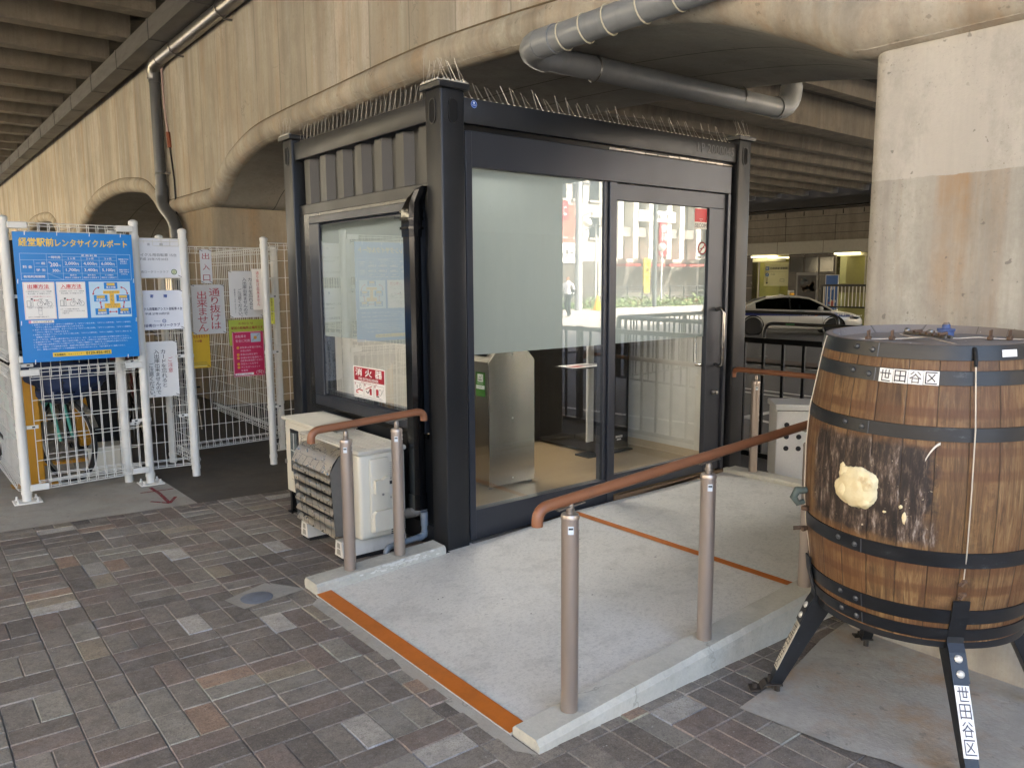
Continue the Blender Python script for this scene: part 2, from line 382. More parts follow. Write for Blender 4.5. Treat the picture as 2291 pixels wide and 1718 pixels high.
def _brushed(name, c, rough, stretch, metal=1.0, contrast=.25):
    t = NT(name); n = t.noise(5, 6, .7, t.map(stretch)); c = lin(c)
    t.col(t.mix(n, c, tuple(x*(1-contrast) for x in c))); t.metal(metal); t.rough(t.ramp(n, [(.2, rough*.75), (.8, rough*1.3)])); t.bump(n, .06, .002); return t.m
M_SS = flat('#c6c3bc', .27, .95, .04)
M_GLASS = glass_mat("window_glass", (.90, .94, .93), 2.05)
M_GLASSS = glass_mat("side_window_glass", (.92, .95, .94), 2.4)
M_GLASSD = glass_mat("dark_car_glass", (.07, .08, .075), 1.5)
def _film(name="frosted_film", k=1.0):
    t = NT(name); t.n.remove(t.b)
    d = t.new("ShaderNodeBsdfDiffuse"); tl = t.new("ShaderNodeBsdfTranslucent"); mx = t.new("ShaderNodeMixShader")
    d.inputs[0].default_value = (.52*k, .56*k, .54*k, 1); tl.inputs[0].default_value = (.50, .57, .55, 1); mx.inputs[0].default_value = .5
    t.l.new(d.outputs[0], mx.inputs[1]); t.l.new(tl.outputs[0], mx.inputs[2]); t.l.new(mx.outputs[0], t.out.inputs[0]); return t.m
M_FILM = _film(k=.52); M_FILMS = _film("pale_frosted_film", .45)

# ================================================================ ground, paving, ramp
m = MB(); xs = [-90, -4, 14.5, 90]; ys = [-90, -9, -5, 90]
for i in range(3):
    for j in range(3):
        m.quad(*[(x, y, zg(x, y)-.022) for x, y in ((xs[i], ys[j]), (xs[i+1], ys[j]), (xs[i+1], ys[j+1]), (xs[i], ys[j+1]))])
m.build("ground", _asph("ground_base", '#6b6862', '#5d5a54'), smooth=0, kind='structure')
# bricks: 0.205 m cells, each holding two pavers laid one way or the other
m = MB(); G = .205; H2 = .0035
tones = [((.235,.196,.155),6), ((.180,.150,.120),5), ((.275,.236,.188),4), ((.230,.174,.136),5), ((.31,.276,.220),2.5), ((.50,.46,.39),1.3), ((.39,.26,.175),1.2), ((.35,.285,.20),1.4)]
bag = [c for c, n in tones for _ in range(int(n*2))]
def brick(x0, x1, y0, y1):
    c = random.choice(bag); k = random.uniform(.88, 1.12); c = tuple(v*k for v in c); e = .0042; dz = random.uniform(-.0016, .0016); tx_, ty_ = random.uniform(-.012, .012), random.uniform(-.012, .012); xc, yc = (x0+x1)/2, (y0+y1)/2
    P = lambda x, y, z: (x, y, zg(x)+z+dz+(x-xc)*tx_+(y-yc)*ty_)
    t_ = [P(x0+e, y0+e, 0), P(x1-e, y0+e, 0), P(x1-e, y1-e, 0), P(x0+e, y1-e, 0)]
    b_ = [P(x0+.0016, y0+.0016, -.008), P(x1-.0016, y0+.0016, -.008), P(x1-.0016, y1-.0016, -.008), P(x0+.0016, y1-.0016, -.008)]
    m.add(t_, [(0,1,2,3)], c); m.add(t_+b_, [(4,5,1,0), (5,6,2,1), (6,7,3,2), (7,4,0,3)], tuple(min(.5, v*1.55+.03) for v in c))
x = -3.99
while x < 1.05:
    y = -4.2; run = 0; kindb = random.random() < .5
    while y < 2.02:
        if random.random() < .45: kindb = not kindb
        if kindb:
            brick(x, x+G, y, y+G/2); brick(x, x+G, y+G/2, y+G)
        else:
            brick(x, x+G/2, y, y+G); brick(x+G/2, x+G, y, y+G)
        y += G
    x += G
m.build("pavement", M_PAVER, smooth=0, kind='structure')
m = MB()
for a, b in ((-4, 1.06),):
    m.quad((a, -4.2, zg(a)-.007), (b, -4.2, zg(b)-.007), (b, 2.03, zg(b)-.007), (a, 2.03, zg(a)-.007))
m.build("paving_joint", grimy("joint_sand", '#968c7d', (.03, .028, .025), 1.0, .9, 2.2, stretch=(1, 1, 1)), smooth=0, kind='structure')
def sheet(name, poly, dz, mat, **k):
    MB().add([(x, y, zg(x, y)+dz) for x, y in poly], [tuple(range(len(poly)))]).build(name, mat, smooth=0, kind='structure', **k)
sheet("concrete_floor", [(-3.99, 2.03), (-.745, 2.03), (-.76, 2.75), (-.80, 4.2), (-.8, 14), (-3.99, 14)], .004, M_FLOOR)
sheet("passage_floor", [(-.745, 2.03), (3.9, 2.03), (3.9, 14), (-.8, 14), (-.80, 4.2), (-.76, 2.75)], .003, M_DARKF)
sheet("concrete_pad", [(-.02, -1.925), (.40, -1.88), (.76, -1.80), (1.3, -1.74), (2.7, -1.7), (2.7, -4.2), (.25, -4.2), (.09, -2.42), (.04, -2.3)], .005, concrete("pad_concrete", '#b5b0a5', '#9c968a', rust=.8, streak=0, pits=.4, grain=55))
sheet("road", [(2.76, -4.9), (14.5, -4.9), (14.5, 30), (3.95, 30), (3.95, 14), (3.9, 2.03), (1.06, 2.03), (1.06, -1.55), (2.76, -1.55)], .001, M_ROAD)
sheet("road_beyond", [(14.5, -4.9), (27.9, -4.9), (27.9, 30), (14.5, 30)], .001, M_ROAD)
sheet("median_strip", [(13.2, -4.5), (14.2, -4.5), (14.2, 24), (13.2, 24)], .05, grimy("median_brick", '#5a4a3c', (.05, .04, .035), .5, .8, 3, stretch=(1, 1, 1)))
sheet("plaza", [(-60, -60), (70, -60), (70, -9), (-60, -9)], .006, M_PLAZA)
for i, xx in enumerate((8.76, 8.32, 13.05)): sheet("road_line", [(xx-.06, -4), (xx+.06, -4), (xx+.06, 20), (xx-.06, 20)], .006 if i < 2 else .008, M_WHITE)
sheet("road_line", [(5.75, 2.14), (7.6, 2.32), (7.6, 2.44), (5.75, 2.27)], .006, M_WHITE)
sheet("road_line", [(6.0, 2.4), (4.6, -4), (4.72, -4), (6.1, 2.3)], .006, M_WHITE)
# ramp: rises from x=-0.8 to a landing at x=0.93
def zr(x): return -.034 + .0455*(min(x, .93)+.8)
m = MB()
for a, b in ((-.8, .93), (.93, 2.53)):
    m.quad((a, -1.56, zr(a)), (b, -1.56, zr(b)), (b, -.02 if a < 0 else .0, zr(b)), (a, -.02 if a < 0 else .0, zr(a)))
m.quad((-.8, -1.56, -.1), (-.8, -.02, -.1), (-.8, -.02, zr(-.8)), (-.8, -1.56, zr(-.8)))
m.quad((0, -.021, zr(0)), (2.53, -.021, zr(2)), (2.53, .1, zr(2)), (0, .1, zr(0)))
m.build("ramp", M_RAMP, smooth=0, kind='structure')
for name, x0, x1 in (("ramp_line", -.80, -.722), ("ramp_line", .915, .968)):
    MB().quad((x0, -1.552, zr(x0)+.004), (x1, -1.552, zr(x1)+.004), (x1, -.022, zr(x1)+.004), (x0, -.022, zr(x0)+.004)).build(name, M_ORANGE, smooth=0, kind='structure')
# thin cement fillet along the foot of the ramp
m = MB(); m.quad((-.80, -1.7, -.036), (-.80, -.05, -.036), (-.86, -.1, -.0385), (-.85, -1.62, -.0385)); m.build("cement_fillet", M_FLOOR, smooth=0, kind='structure')
MB().lathe([(.001, zg(-1.05)+.006), (.07, zg(-1.05)+.006), (.078, zg(-1.05)+.003)], (-1.045, .128, 0), 28).build("drain_cover", grimy("cast_iron", '#6f747c', (.05, .05, .05), .5, .5, 20), smooth=30, label="small round grey iron drain cover in the paving", cat="drain cover")
sheet("cement_patch", [(-1.18, .19), (-.93, .30), (-.80, .10), (-1.14, .03)], .002, M_FLOOR)
# red spray marks on the floor
s = MB(); z_ = lambda x: zg(x)+.0065
def mark(pts, wd):
    for (a, b), (c, d) in zip(pts, pts[1:]):
        L = math.hypot(c-a, d-b); nx, ny = -(d-b)/L*wd, (c-a)/L*wd
        s.quad((a+nx, b+ny, z_(a)), (a-nx, b-ny, z_(a)), (c-nx, d-ny, z_(c)), (c+nx, d+ny, z_(c)))
mark([(-.90, 2.66), (-.89, 2.45), (-.905, 2.13)], .013); mark([(-1.0, 2.25), (-.905, 2.13), (-.82, 2.29)], .012); mark([(-1.0, 2.53), (-.77, 2.53)], .011)
def _spray():
    t = NT("red_spray_paint"); n = t.noise(60, 5, .7); t.col((.23, .02, .025)); t.rough(.8)
    t.set(t.b.inputs["Alpha"], t.ramp(n, [(.36, .15), (.5, .95)])); return t.m
s.build("ground_marking", _spray(), smooth=0, kind='structure')

# ================================================================ viaduct
via = thing("viaduct", "weathered concrete railway viaduct with arched wall over the kiosk", "viaduct", (1, 0, 0))
PR = [(-12.5, 2.43), (-10.0, 2.43), (-9.5, 2.7), (-8.8, 2.92), (-7.5, 3.0), (-6, 2.98), (-5.0, 2.85), (-4.3, 2.62), (-3.9, 2.43), (-1.76, 2.43), (-1.5, 2.545), (-1.13, 2.71), (-.8, 2.815), (-.2, 2.905), (.64, 2.975), (1.77, 3.02), (3.38, 3.0), (4.46, 2.98), (5.18, 2.935), (5.87, 2.78), (6.3, 2.60), (6.62, 2.43),
      (8.75, 2.43), (9.1, 2.62), (9.6, 2.82), (10.3, 2.93), (11.5, 3.02), (13, 2.98), (14.0, 2.82), (14.7, 2.6), (15.1, 2.43), (17.2, 2.43), (17.8, 2.75), (18.6, 2.95), (20, 3.02), (21.5, 2.98), (22.6, 2.8), (23.3, 2.43), (25.4, 2.43), (26.2, 2.8), (27.2, 3.0), (29, 3.0), (30.5, 2.8), (31.2, 2.43), (48, 2.43)]
PS = []   # smoothed
for i, (y, z) in enumerate(PR[:-1]):
    y2, z2 = PR[i+1]; a = PR[i-1] if i else (y-1, z); b = PR[i+2] if i+2 < len(PR) else (y2+1, z2)
    m0 = (z2-a[1])/(y2-a[0]) if z2 != z else 0; m1 = (b[1]-z)/(b[0]-y) if z2 != z else 0
    for k in range(5):
        t_ = k/5; h = y2-y
        PS.append((y+t_*h, (2*t_**3-3*t_**2+1)*z + (t_**3-2*t_**2+t_)*h*m0 + (-2*t_**3+3*t_**2)*z2 + (t_**3-t_**2)*h*m1))
PS.append(PR[-1])
m = MB(); m.loft([[Vector((.97, y, z+.02)), Vector((.97, y, 5.7)), Vector((2.95, y, 5.7)), Vector((2.95, y, z+.0))] for y, z in PS]); m.build("arch_wall", M_WALL, via, 30)
m = MB(); m.tube([(1.043, y, z+.122) for y, z in PS], .125, 16); m.build("moulding", M_ROLL, via, 60)
m = MB(); m.tube([(.969, y, z+.226) for y, z in PS], .0065, 5); m.build("crease_shade", flat('#6b5c45', .9), via, 60)  # thin dark tube; the shade of the crease is put into its colour
m = MB(); m.loft([[Vector((1.06, y, z-.003)), Vector((2.948, y, z-.003))] for y, z in PS], False, False); m.build("soffit", concrete("soffit_concrete", '#a5a196', '#8b877d', rust=.1, streak=.2, pits=.3), via, 60)
m = MB()
for xx in (1.75, 2.35): m.loft([[Vector((xx-.006, y, z-.0045)), Vector((xx+.006, y, z-.0045))] for y, z in PS], False, False)
m.build("soffit_joints", flat('#4a463f', .9), via, 60)
def pier(y0, y1, mat):
    r = .07; pl = []
    for cx, cy, a in ((1.0+r, y0+r, 180), (2.62-r, y0+r, 270), (2.62-r, y1-r, 0), (1.0+r, y1-r, 90)):
        for k in range(6): t_ = radians(a+k*18); pl.append((cx+r*cos(t_), cy+r*sin(t_)))
    mm = MB(); mm.prism(pl, 'z', -.6, 2.46); mm.build("pier", mat, via, 30)
pier(-3.93, -1.77, M_PIER)
for a, b in ((-12.4, -10.1), (6.63, 8.73), (15.15, 17.15), (23.35, 25.35), (31.3, 47)): pier(a, b, M_PIERD)
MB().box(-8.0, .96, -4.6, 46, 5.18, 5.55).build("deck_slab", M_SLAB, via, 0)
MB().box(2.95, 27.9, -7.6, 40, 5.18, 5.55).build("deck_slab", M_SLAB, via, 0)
MB().box(-8.0, -7.75, -4.6, 46, 5.55, 7.4).build("parapet", M_DECK, via, 0)
MB().box(-8.0, 2.95, -4.6, -4.35, 5.55, 8.4).build("parapet", M_DECK, via, 0)
MB().box(2.95, 27.9, -7.6, -7.35, 5.55, 8.4).build("parapet", M_DECK, via, 0)
def ribs(x0, x1, y0, n, step, skip=()):
    mm = MB(); mm.prism([(y0-.13, 4.86), (y0+.13, 4.86), (y0+.17, 5.18), (y0-.17, 5.18)], 'x', x0, x1); o = mm.build("deck_rib", M_DECK, via, 0)
    for k in range(1, n):
        if k in skip: continue
        c = o.copy(); COL.objects.link(c); c.parent = via; c.location = (0, step*k, 0)
ribs(-7.9, .66, 7.52-1.3*9, 36, 1.3)
ribs(2.95, 27.8, 8.22-1.27*11, 36, 1.27)
m = MB(); m.box(2.95, 27.8, 5.45, 5.9, 4.55, 5.18); m.build("cross_beam", M_DECK, via, 0)
m = MB(); m.box(2.95, 3.4, -7.3, 5.45, 4.6, 5.18); m.build("edge_beam", M_DECK, via, 0)

# gutter and pipes on the wall
gt = thing("roof_gutter", "long grey box gutter under the deck edge along the concrete wall", "gutter", (.7, 0, 4.58))
m = MB(); m.box(.60, .84, -6.9, 45, 4.585, 4.83); m.build("trough", M_GUTTER, gt, 0)
for k in range(28):
    y = -6.4+1.75*k; MB().box(.592, .848, y-.025, y+.025, 4.577, 4.838).build("joint_band", M_GUTTER, gt, 0)
mp = thing("metal_pipe", "shiny galvanised pipe running below the gutter to the downpipe", "pipe", (.87, 8.2, 4.5))
m = MB(); m.tube([(.87, -6.9, 4.50), (.87, 8.15, 4.50)], .082, 16); m.build("pipe_run", M_ZINC, mp, 50)
m = MB(); m.tube([(.87, 8.10, 4.50), (.87, 8.38, 4.48), (.87, 8.47, 4.42), (.87, 8.48, 4.3)], .088, 16); m.build("elbow", M_ZINC, mp, 60)
for y in (1.2, 3.4, 5.6, 7.4):
    m = MB(); m.tube([(.87+.09*cos(a), y, 4.5+.09*sin(a)) for a in [2*pi*i/16 for i in range(16)]], .008, 5, True); m.box(.87, .97, y-.01, y+.01, 4.38, 4.4); m.build("pipe_hanger", M_ZINC, mp)
dp = thing("down_pipe", "dark grey plastic downpipe with a bend on the concrete pier", "pipe", (.88, 8.46, 0))
m = MB(); m.tube([(.88, 8.47, 4.33), (.88, 8.47, 2.72)], .076, 16); m.build("pipe_run", M_PVCD, dp, 50)
m = MB(); m.tube([(.88, 8.47, 4.40), (.88, 8.47, 4.26)], .083, 16); m.build("pipe_collar", M_PVCD, dp, 50); m = MB(); m.tube([(.88, 8.47, 2.86), (.88, 8.47, 2.66)], .084, 16)
m.tube([(.88, 8.47, 2.72), (.88, 8.45, 2.62), (.88, 8.34, 2.52), (.88, 8.02, 2.36), (.88, 7.88, 2.24), (.88, 7.86, 2.1)], .084, 16); m.build("bend", M_PVCD, dp, 50)
m = MB(); m.tube([(.88, 7.86, 2.2), (.88, 7.86, -.05)], .076, 16); m.build("lower_run", M_PVCD, dp, 50)
m = MB(); m.tube([(.88+.072*cos(a), 8.47+.072*sin(a), 3.02) for a in [2*pi*i/16 for i in range(16)]], .009, 5, True); m.box(.9, .975, 8.3, 8.33, 3.0, 3.03); m.build("pipe_clip", M_ZINC, dp)
m = MB(); m.tube([(.93, 8.28, 4.45), (.93, 8.27, 3.9), (.945, 8.22, 3.55)], .014, 7); m.build("cable", flat('#b89f9a', .6), dp)
m = MB(); m.tube([(.945, 8.22, 3.56), (.95, 8.2, 3.35)], .03, 6); m.build("cable_wrap", flat('#8a4a2c', .6), dp)
m = MB(); m.tube([(.95, 8.2, 3.4), (.955, 8.1, 2.9), (.955, 8.08, 2.35)], .012, 6); m.build("thin_conduit", M_BLACK, dp)
pv = thing("drain_pipe", "grey plastic drain pipe with an elbow hanging under the arch", "pipe", (.85, .33, 2.85))
def arc(c, a, b, n=7):  # quarter bend from point a to point b around corner c
    c, a, b = Vector(c), Vector(a), Vector(b); return [(1-t_)**2*a + 2*t_*(1-t_)*c + t_*t_*b for t_ in [i/n for i in range(n+1)]]
m = MB(); m.tube([(.85, -4.6, 2.86), (.85, .2, 2.895)], .076, 18); m.build("pipe_run", M_PVC, pv, 50)
m = MB(); m.tube(arc((.85, .36, 2.895), (.85, .18, 2.894), (1.04, .35, 2.88)), .086, 18); m.tube([(.85, .05, 2.894), (.85, .2, 2.895)], .084, 18); m.build("elbow", M_PVC, pv, 60)
m = MB(); m.tube([(1.03, .35, 2.88), (3.32, .18, 2.84)], .076, 18); m.build("cross_run", M_PVC, pv, 50)
m = MB(); m.tube(arc((3.50, .17, 2.84), (3.30, .18, 2.84), (3.50, .17, 3.03)), .086, 18); m.tube([(3.50, .17, 3.02), (3.50, .17, 3.2)], .08, 18); m.build("elbow", M_PVC, pv, 60)
m = MB(); m.tube([(3.5, .17, 3.15), (3.5, .17, 4.9)], .07, 16); m.build("riser", M_PVC, pv, 50)
for y in (-.02, -.2, -.38, -.62, -.85, -1.1, -1.6, -2.1):
    m = MB(); m.tube([(.85+.081*cos(a), y+.02*sin(a+.6), 2.89+.081*sin(a)) for a in [2*pi*i/18 for i in range(18)]], .0045, 5, True); m.build("cable_tie", flat('#cfc7ae', .5), pv)
for q, xx in ((.31, 1.42), (.215, 2.86)):
    m = MB(); m.tube([(xx+.01*cos(a), q+.08*cos(a), 2.866+.08*sin(a)) for a in [2*pi*i/18 for i in range(18)]], .007, 5, True); m.box(xx-.012, xx+.012, q-.004, q+.004, 2.94, 3.03); m.build("pipe_hanger", M_ZINC, pv)
m = MB()
for i in range(60):
    y = -.1 - i*.03 - random.random()*.01; h = random.uniform(.05, .16); m.tube([(.93, y, 2.97), (.945+random.uniform(-.01,.01), y+random.uniform(-.02,.02), 2.97+h)], .0016, 4)
m.build("pest_brush", M_BLACK, pv)
# ================================================================ kiosk made from a container frame
W, Dp, H, PW = 2.735, 2.0556, 2.5, .152
kb = thing("container_kiosk", "charcoal steel container kiosk with sliding glass door under the viaduct arch", "kiosk", (0, 0, 0))
def stadium(r, h, n=8):
    return [(r*cos(pi*i/n), h+r*sin(pi*i/n)) for i in range(n+1)] + [(-r*cos(pi*i/n), -h-r*sin(pi*i/n)) for i in range(n+1)]
for px, py, holes in ((0, 0, 'fl'), (W-PW, 0, 'f'), (0, Dp-PW, 'l'), (W-PW, Dp-PW, '')):
    m = MB(); m.box(px, px+PW, py, py+PW, -.03, H, .011, seg=3); po = m.build("corner_post", M_STEELC, kb, 40)
    m = MB(); m.box(px-.022, px+PW+.022, py-.022, py+PW+.022, H-.006, H+.026, .004); m.build("cap_plate", M_STEELC, po)
    for hh in holes:
        m = MB(); ri = MB(); sh = stadium(.026, .034); s2 = stadium(.031, .034)
        if hh == 'f':
            m.prism([(px+PW*.5+a, H-.115+b) for a, b in sh], 'y', py-.0035, py+.001)
            ri.loft([[Vector((px+PW*.5+a, py-.001, H-.115+b)) for a, b in s2], [Vector((px+PW*.5+a, py-.006, H-.115+b)) for a, b in s2], [Vector((px+PW*.5+a, py-.006, H-.115+b)) for a, b in sh], [Vector((px+PW*.5+a, py-.002, H-.115+b)) for a, b in sh]], True, False)
        else:
            m.prism([(py+PW*.5+a, H-.115+b) for a, b in sh], 'x', px-.0035, px+.001)
            ri.loft([[Vector((px-.001, py+PW*.5+a, H-.115+b)) for a, b in s2], [Vector((px-.006, py+PW*.5+a, H-.115+b)) for a, b in s2], [Vector((px-.006, py+PW*.5+a, H-.115+b)) for a, b in sh], [Vector((px-.002, py+PW*.5+a, H-.115+b)) for a, b in sh]], True, False)
        m.build("lifting_slot", flat('#030303', .9), po, 0); ri.build("slot_rim", M_STEELC, po, 0)
m = MB(); m.box(PW+.001, W-PW-.001, .018, .11, 2.335, 2.468, .006, seg=2); m.build("front_rail", M_STEELC, kb)
m = MB(); m.box(.018, .11, PW+.001, Dp-PW-.001, 2.345, 2.468, .006, seg=2); m.build("side_rail", M_STEELC, kb)
m = MB(); m.box(.018, .11, PW+.001, Dp-PW-.001, -.03, .10, .006); m.build("bottom_rail", M_STEELC, kb)
m = MB(); m.box(PW, W-PW, Dp-.1, Dp-.02, 0, 2.46); m.box(W-.1, W-.03, PW, Dp-PW, 0, 2.46); m.build("rear_wall", M_STEELC, kb, 0)
m = MB(); m.box(.03, W-.03, .03, Dp-.03, 2.40, 2.45); m.build("roof", M_STEELC, kb, 0)
# corrugated panel over the side window
m = MB(); pr = []; y = PW; per = .252
while y < Dp-PW:
    for dy, x_ in ((0, .10), (.02, .10), (.066, .055), (.152, .055), (.198, .10)):
        if y+dy < Dp-PW: pr.append((x_, y+dy))
    y += per
pr.append((.10, Dp-PW))
for (a, b), (c, d) in zip(pr, pr[1:]): m.quad((a, b, 2.03), (c, d, 2.03), (c, d, 2.35), (a, b, 2.35))
m.build("corrugated_panel", M_STEELC, kb, 20)
m = MB(); m.box(.04, .115, PW, Dp-PW, 1.965, 2.035, .004); m.box(.04, .115, Dp-PW-.115, Dp-PW, .10, 1.965); m.box(.04, .115, PW, .235, .10, 1.965); m.box(.04, .115, .235, Dp-PW-.115, .10, .595); m.build("side_panel", M_STEELC, kb, 0)
m = MB(); m.box(.030, .045, .236, 1.80, 1.938, 1.964); m.box(.030, .045, 1.715, 1.80, .597, 1.938); m.box(.030, .045, .236, 1.715, .597, .625); m.build("sealant_strip", grimy("black_sealant", '#0c0b0a', (.10, .085, .06), .5, .25, 14), kb, 0)
# side window
m = MB()
for y0, y1, z0, z1 in ((.25, 1.71, 1.895, 1.945), (.25, 1.71, .628, .705), (.25, .40, .705, 1.895), (1.56, 1.71, .705, 1.895)): m.box(.022, .11, y0, y1, z0, z1, .004)
sw = m.build("side_window", M_STEELB, kb, 30)
m = MB()
for y0, y1, z0, z1 in ((.40, 1.56, 1.862, 1.895), (.40, 1.56, .705, .735), (1.525, 1.56, .735, 1.862)): m.box(.060, .10, y0, y1, z0, z1)
m.build("inner_frame", M_STEELB, sw, 0)
MB().quad((.0595, .40, .72), (.0285, 1.54, .72), (.0285, 1.54, 1.88), (.0595, .40, 1.88)).build("pane", M_GLASSS, sw, 0)
MB().quad((.0655, .40, 1.125), (.0345, 1.54, 1.125), (.0345, 1.54, 1.88), (.0655, .40, 1.88)).build("frosted_film", M_FILMS, sw, 0)
# front: header, fixed window, sliding door
m = MB(); m.box(.20, 2.545, .028, .10, 2.112, 2.303, .004); m.build("header_panel", M_STEELB, kb)
m = MB(); m.box(PW, W-PW, .055, .10, 2.303, 2.336); m.box(2.545, W-PW, .06, .10, 0, 2.336); m.box(PW, .17, .06, .10, 0, 2.336); m.build("shadow_gap", M_BLACK, kb, 0)
m = MB()
x = 1.3
while x < 2.56:
    l = random.uniform(.03, .12); h = random.uniform(.004, .012); m.box(x, x+l, .047, .056, 2.309+random.uniform(0, .004), 2.309+h+.006, .002); x += l+random.uniform(-.004, .012)
m.build("torn_seal", grimy("silver_tape", '#b5aea6', (.2, .17, .15), .6, .3, 25, .4), kb)
m = MB(); m.box(.172, .215, .024, .10, .0, 2.30, .003); m.build("window_jamb", M_STEELB, kb)
m = MB(); m.box(2.510, 2.543, .026, .10, .07, 2.112, .003); m.build("door_jamb", M_STEELB, kb)
m = MB(); m.box(.216, 1.285, .034, .10, .0, .186, .003); m.build("kick_panel", M_STEELB, kb)
m = MB(); m.box(1.254, 1.287, .042, .10, .186, 2.112, .002); m.box(1.289, 1.350, .026, .10, .015, 2.112, .003); m.build("mullion", M_STEELB, kb)
fw = MB().quad((.216, .055, .186), (1.254, .055, .186), (1.254, .055, 2.112), (.216, .055, 2.112)).build("window_pane", M_GLASS, kb, 0)
MB().quad((.217, .060, 1.083), (1.253, .060, 1.083), (1.253, .060, 2.111), (.217, .060, 2.111)).build("frosted_film", M_FILM, fw, 0)
dr = MB()
dr.box(1.352, 2.506, .046, .085, 2.003, 2.108, .003); dr.box(2.322, 2.506, .046, .085, .072, 2.003, .003); dr.box(1.352, 2.322, .046, .085, .072, .205, .003); dr.box(1.352, 1.372, .046, .085, .205, 2.003, .002)
dr = dr.build("door", M_STEELB, kb, 30)
MB().quad((1.372, .066, .205), (2.322, .066, .205), (2.322, .066, 2.003), (1.372, .066, 2.003)).build("pane", M_GLASS, dr, 0)
MB().quad((1.373, .071, 1.083), (2.321, .071, 1.083), (2.321, .071, 2.002), (1.373, .071, 2.002)).build("frosted_film", M_FILM, dr, 0)
m = MB(); hp = [(2.43, .046, 1.275), (2.43, .012, 1.287)] + [(2.43, -.015, 1.275), (2.43, -.022, 1.25), (2.43, -.022, .90), (2.43, -.015, .875), (2.43, .012, .862), (2.43, .046, .875)]
m.tube(hp, .0135, 12); m.build("handle", _brushed("handle_steel", '#aaa6a0', .22, (40, 40, 2)), dr, 60)
m = MB(); m.tube([(2.30, .066, 1.275), (2.30, .115, 1.275), (2.30, .125, 1.25), (2.30, .125, .90), (2.30, .115, .875), (2.30, .066, .875)], .0125, 10); m.build("inner_handle", M_SS, dr, 60)
m = MB(); m.lathe([(.001, 0), (.02, 0), (.02, .012), (.013, .02), (.013, .04), (.001, .044)], (2.42, .046, .665), 16, Matrix.Rotation(pi/2, 3, 'X')); m.build("lock_knob", M_ZINC, dr, 40)
m = MB(); m.box(.172, 2.53, .004, .026, .0, .018); m.box(.172, 2.53, .02, .05, -.01, .0, 0); m.build("threshold_angle", M_ZINC, kb, 0)
m = MB(); m.prism([(.176, zr(.17)+.001), (2.53, zr(2)-.03), (2.53, .07), (1.35, .07), (1.35, -.001), (.176, -.001)], 'y', .012, .03); m.build("threshold_board", grimy("brown_threshold", '#6a553f', (.04, .03, .02), .6, .6, 8, stretch=(.4, 1, 3)), kb, 0)
# inside
def wood_floor():
    t = NT("pale_oak_floor"); xyz = t.xyz(); row = t.math('FLOOR', t.math('MULTIPLY', xyz[1], 1/.12)); wn = t.new("ShaderNodeTexWhiteNoise", noise_dimensions='1D'); t.l.new(row, wn.inputs["W"])
    g = t.noise(6, 7, .65, t.map((1.5, 22, 1))); c = t.mix(g, lin('#a48f6c'), lin('#876f4d')); c = t.mix(t.math('MULTIPLY', wn.outputs["Value"], .5), c, lin('#8b7452'))
    fr = t.math('FRACT', t.math('MULTIPLY', xyz[1], 1/.12)); c = t.mix(t.ramp(fr, [(0, .5), (.02, 0.0), (1, 0.0)]), c, (.1, .08, .05))
    t.col(c); t.rough(.32); return t.m
m = MB(); m.box(.05, W-.05, .105, Dp-.1, .02, .085); m.build("floor", wood_floor(), kb, 0)
m = MB(); m.box(.12, W-.13, Dp-.135, Dp-.125, .085, 2.39); m.box(W-.135, W-.125, .12, Dp-.135, .085, 2.39); m.box(.12, W-.13, .11, Dp-.12, 2.385, 2.395); m.build("lining", flat('#d9d6cb', .6), kb, 0)
m = MB(); m.box(.15, W-.14, Dp-.142, Dp-.135, .085, .15); m.box(W-.142, W-.135, .12, Dp-.142, .085, .15); m.build("skirting", flat('#c4b193', .5), kb, 0)
m = MB(); m.box(.22, .42, .16, .36, 2.366, 2.384); m.box(.9, 1.9, 1.1, 1.5, 2.366, 2.384); m.build("ceiling_lamp", emit("lamp_and_fill_glow", '#fff4ec', 3.2), kb, 0)  # small front panel is the lamp; larger rear panel added to brighten the interior
# stickers on the kiosk
def child(parent, name):
    o = bpy.data.objects.new(name, None); COL.objects.link(o); o.parent = parent; WL[o.name] = WL[parent.name]; return o
RED = '#c8232b'; WH = '#f2f0ea'; BK = '#1c1a1a'
st = child(kb, "security_sticker"); s = Sign(st, (2.175, .0645, 1.852)); s.base(WH, .145, .145, .0005); s.rect('#d8303a', .004, .05, .137, .092)
s.text('#8f8a88', "SECOM", .008, .012, .129, .028, bold=.02); s.text(WH, "Security", .052, .066, .04, .009); s.text(WH, "by", .064, .056, .012, .008); s.done()
st = child(kb, "no_smoking_sticker"); s = Sign(st, (2.22, .0645, 1.645)); s.disc(WH, .05, .073, .047, 1); s.ring('#c8323a', .05, .073, .041, .010, 2); s.line('#5b5450', [(.03, .068), (.07, .080)], .008, 2); s.line('#c8323a', [(.022, .046), (.078, .10)], .009, 3); s.base(WH, .085, .018, .0005, .0, .0); s.text(BK, "禁 煙", .02, .004, .05, .011, bold=.0); s.done()
st = child(kb, "extinguisher_sticker"); s = Sign(st, (.0380, 1.14, .745), (.0272, -1, 0)); sw_, sh_ = .395, .205
s.base(WH, sw_, sh_, .0005); s.rect('#a5172a', .008, .112, sw_-.016, .087); s.text(WH, "消", .03, .145, .085, .048, bold=.03); s.text(WH, "火", .155, .145, .085, .048, bold=.03); s.text(WH, "器", .28, .145, .085, .048, bold=.03)
s.text(WH, "FIRE EXTINGUISHER", .07, .118, .25, .017, bold=.03); s.text('#a5172a', "使用方法 HOW TO USE", .10, .100, .20, .009)
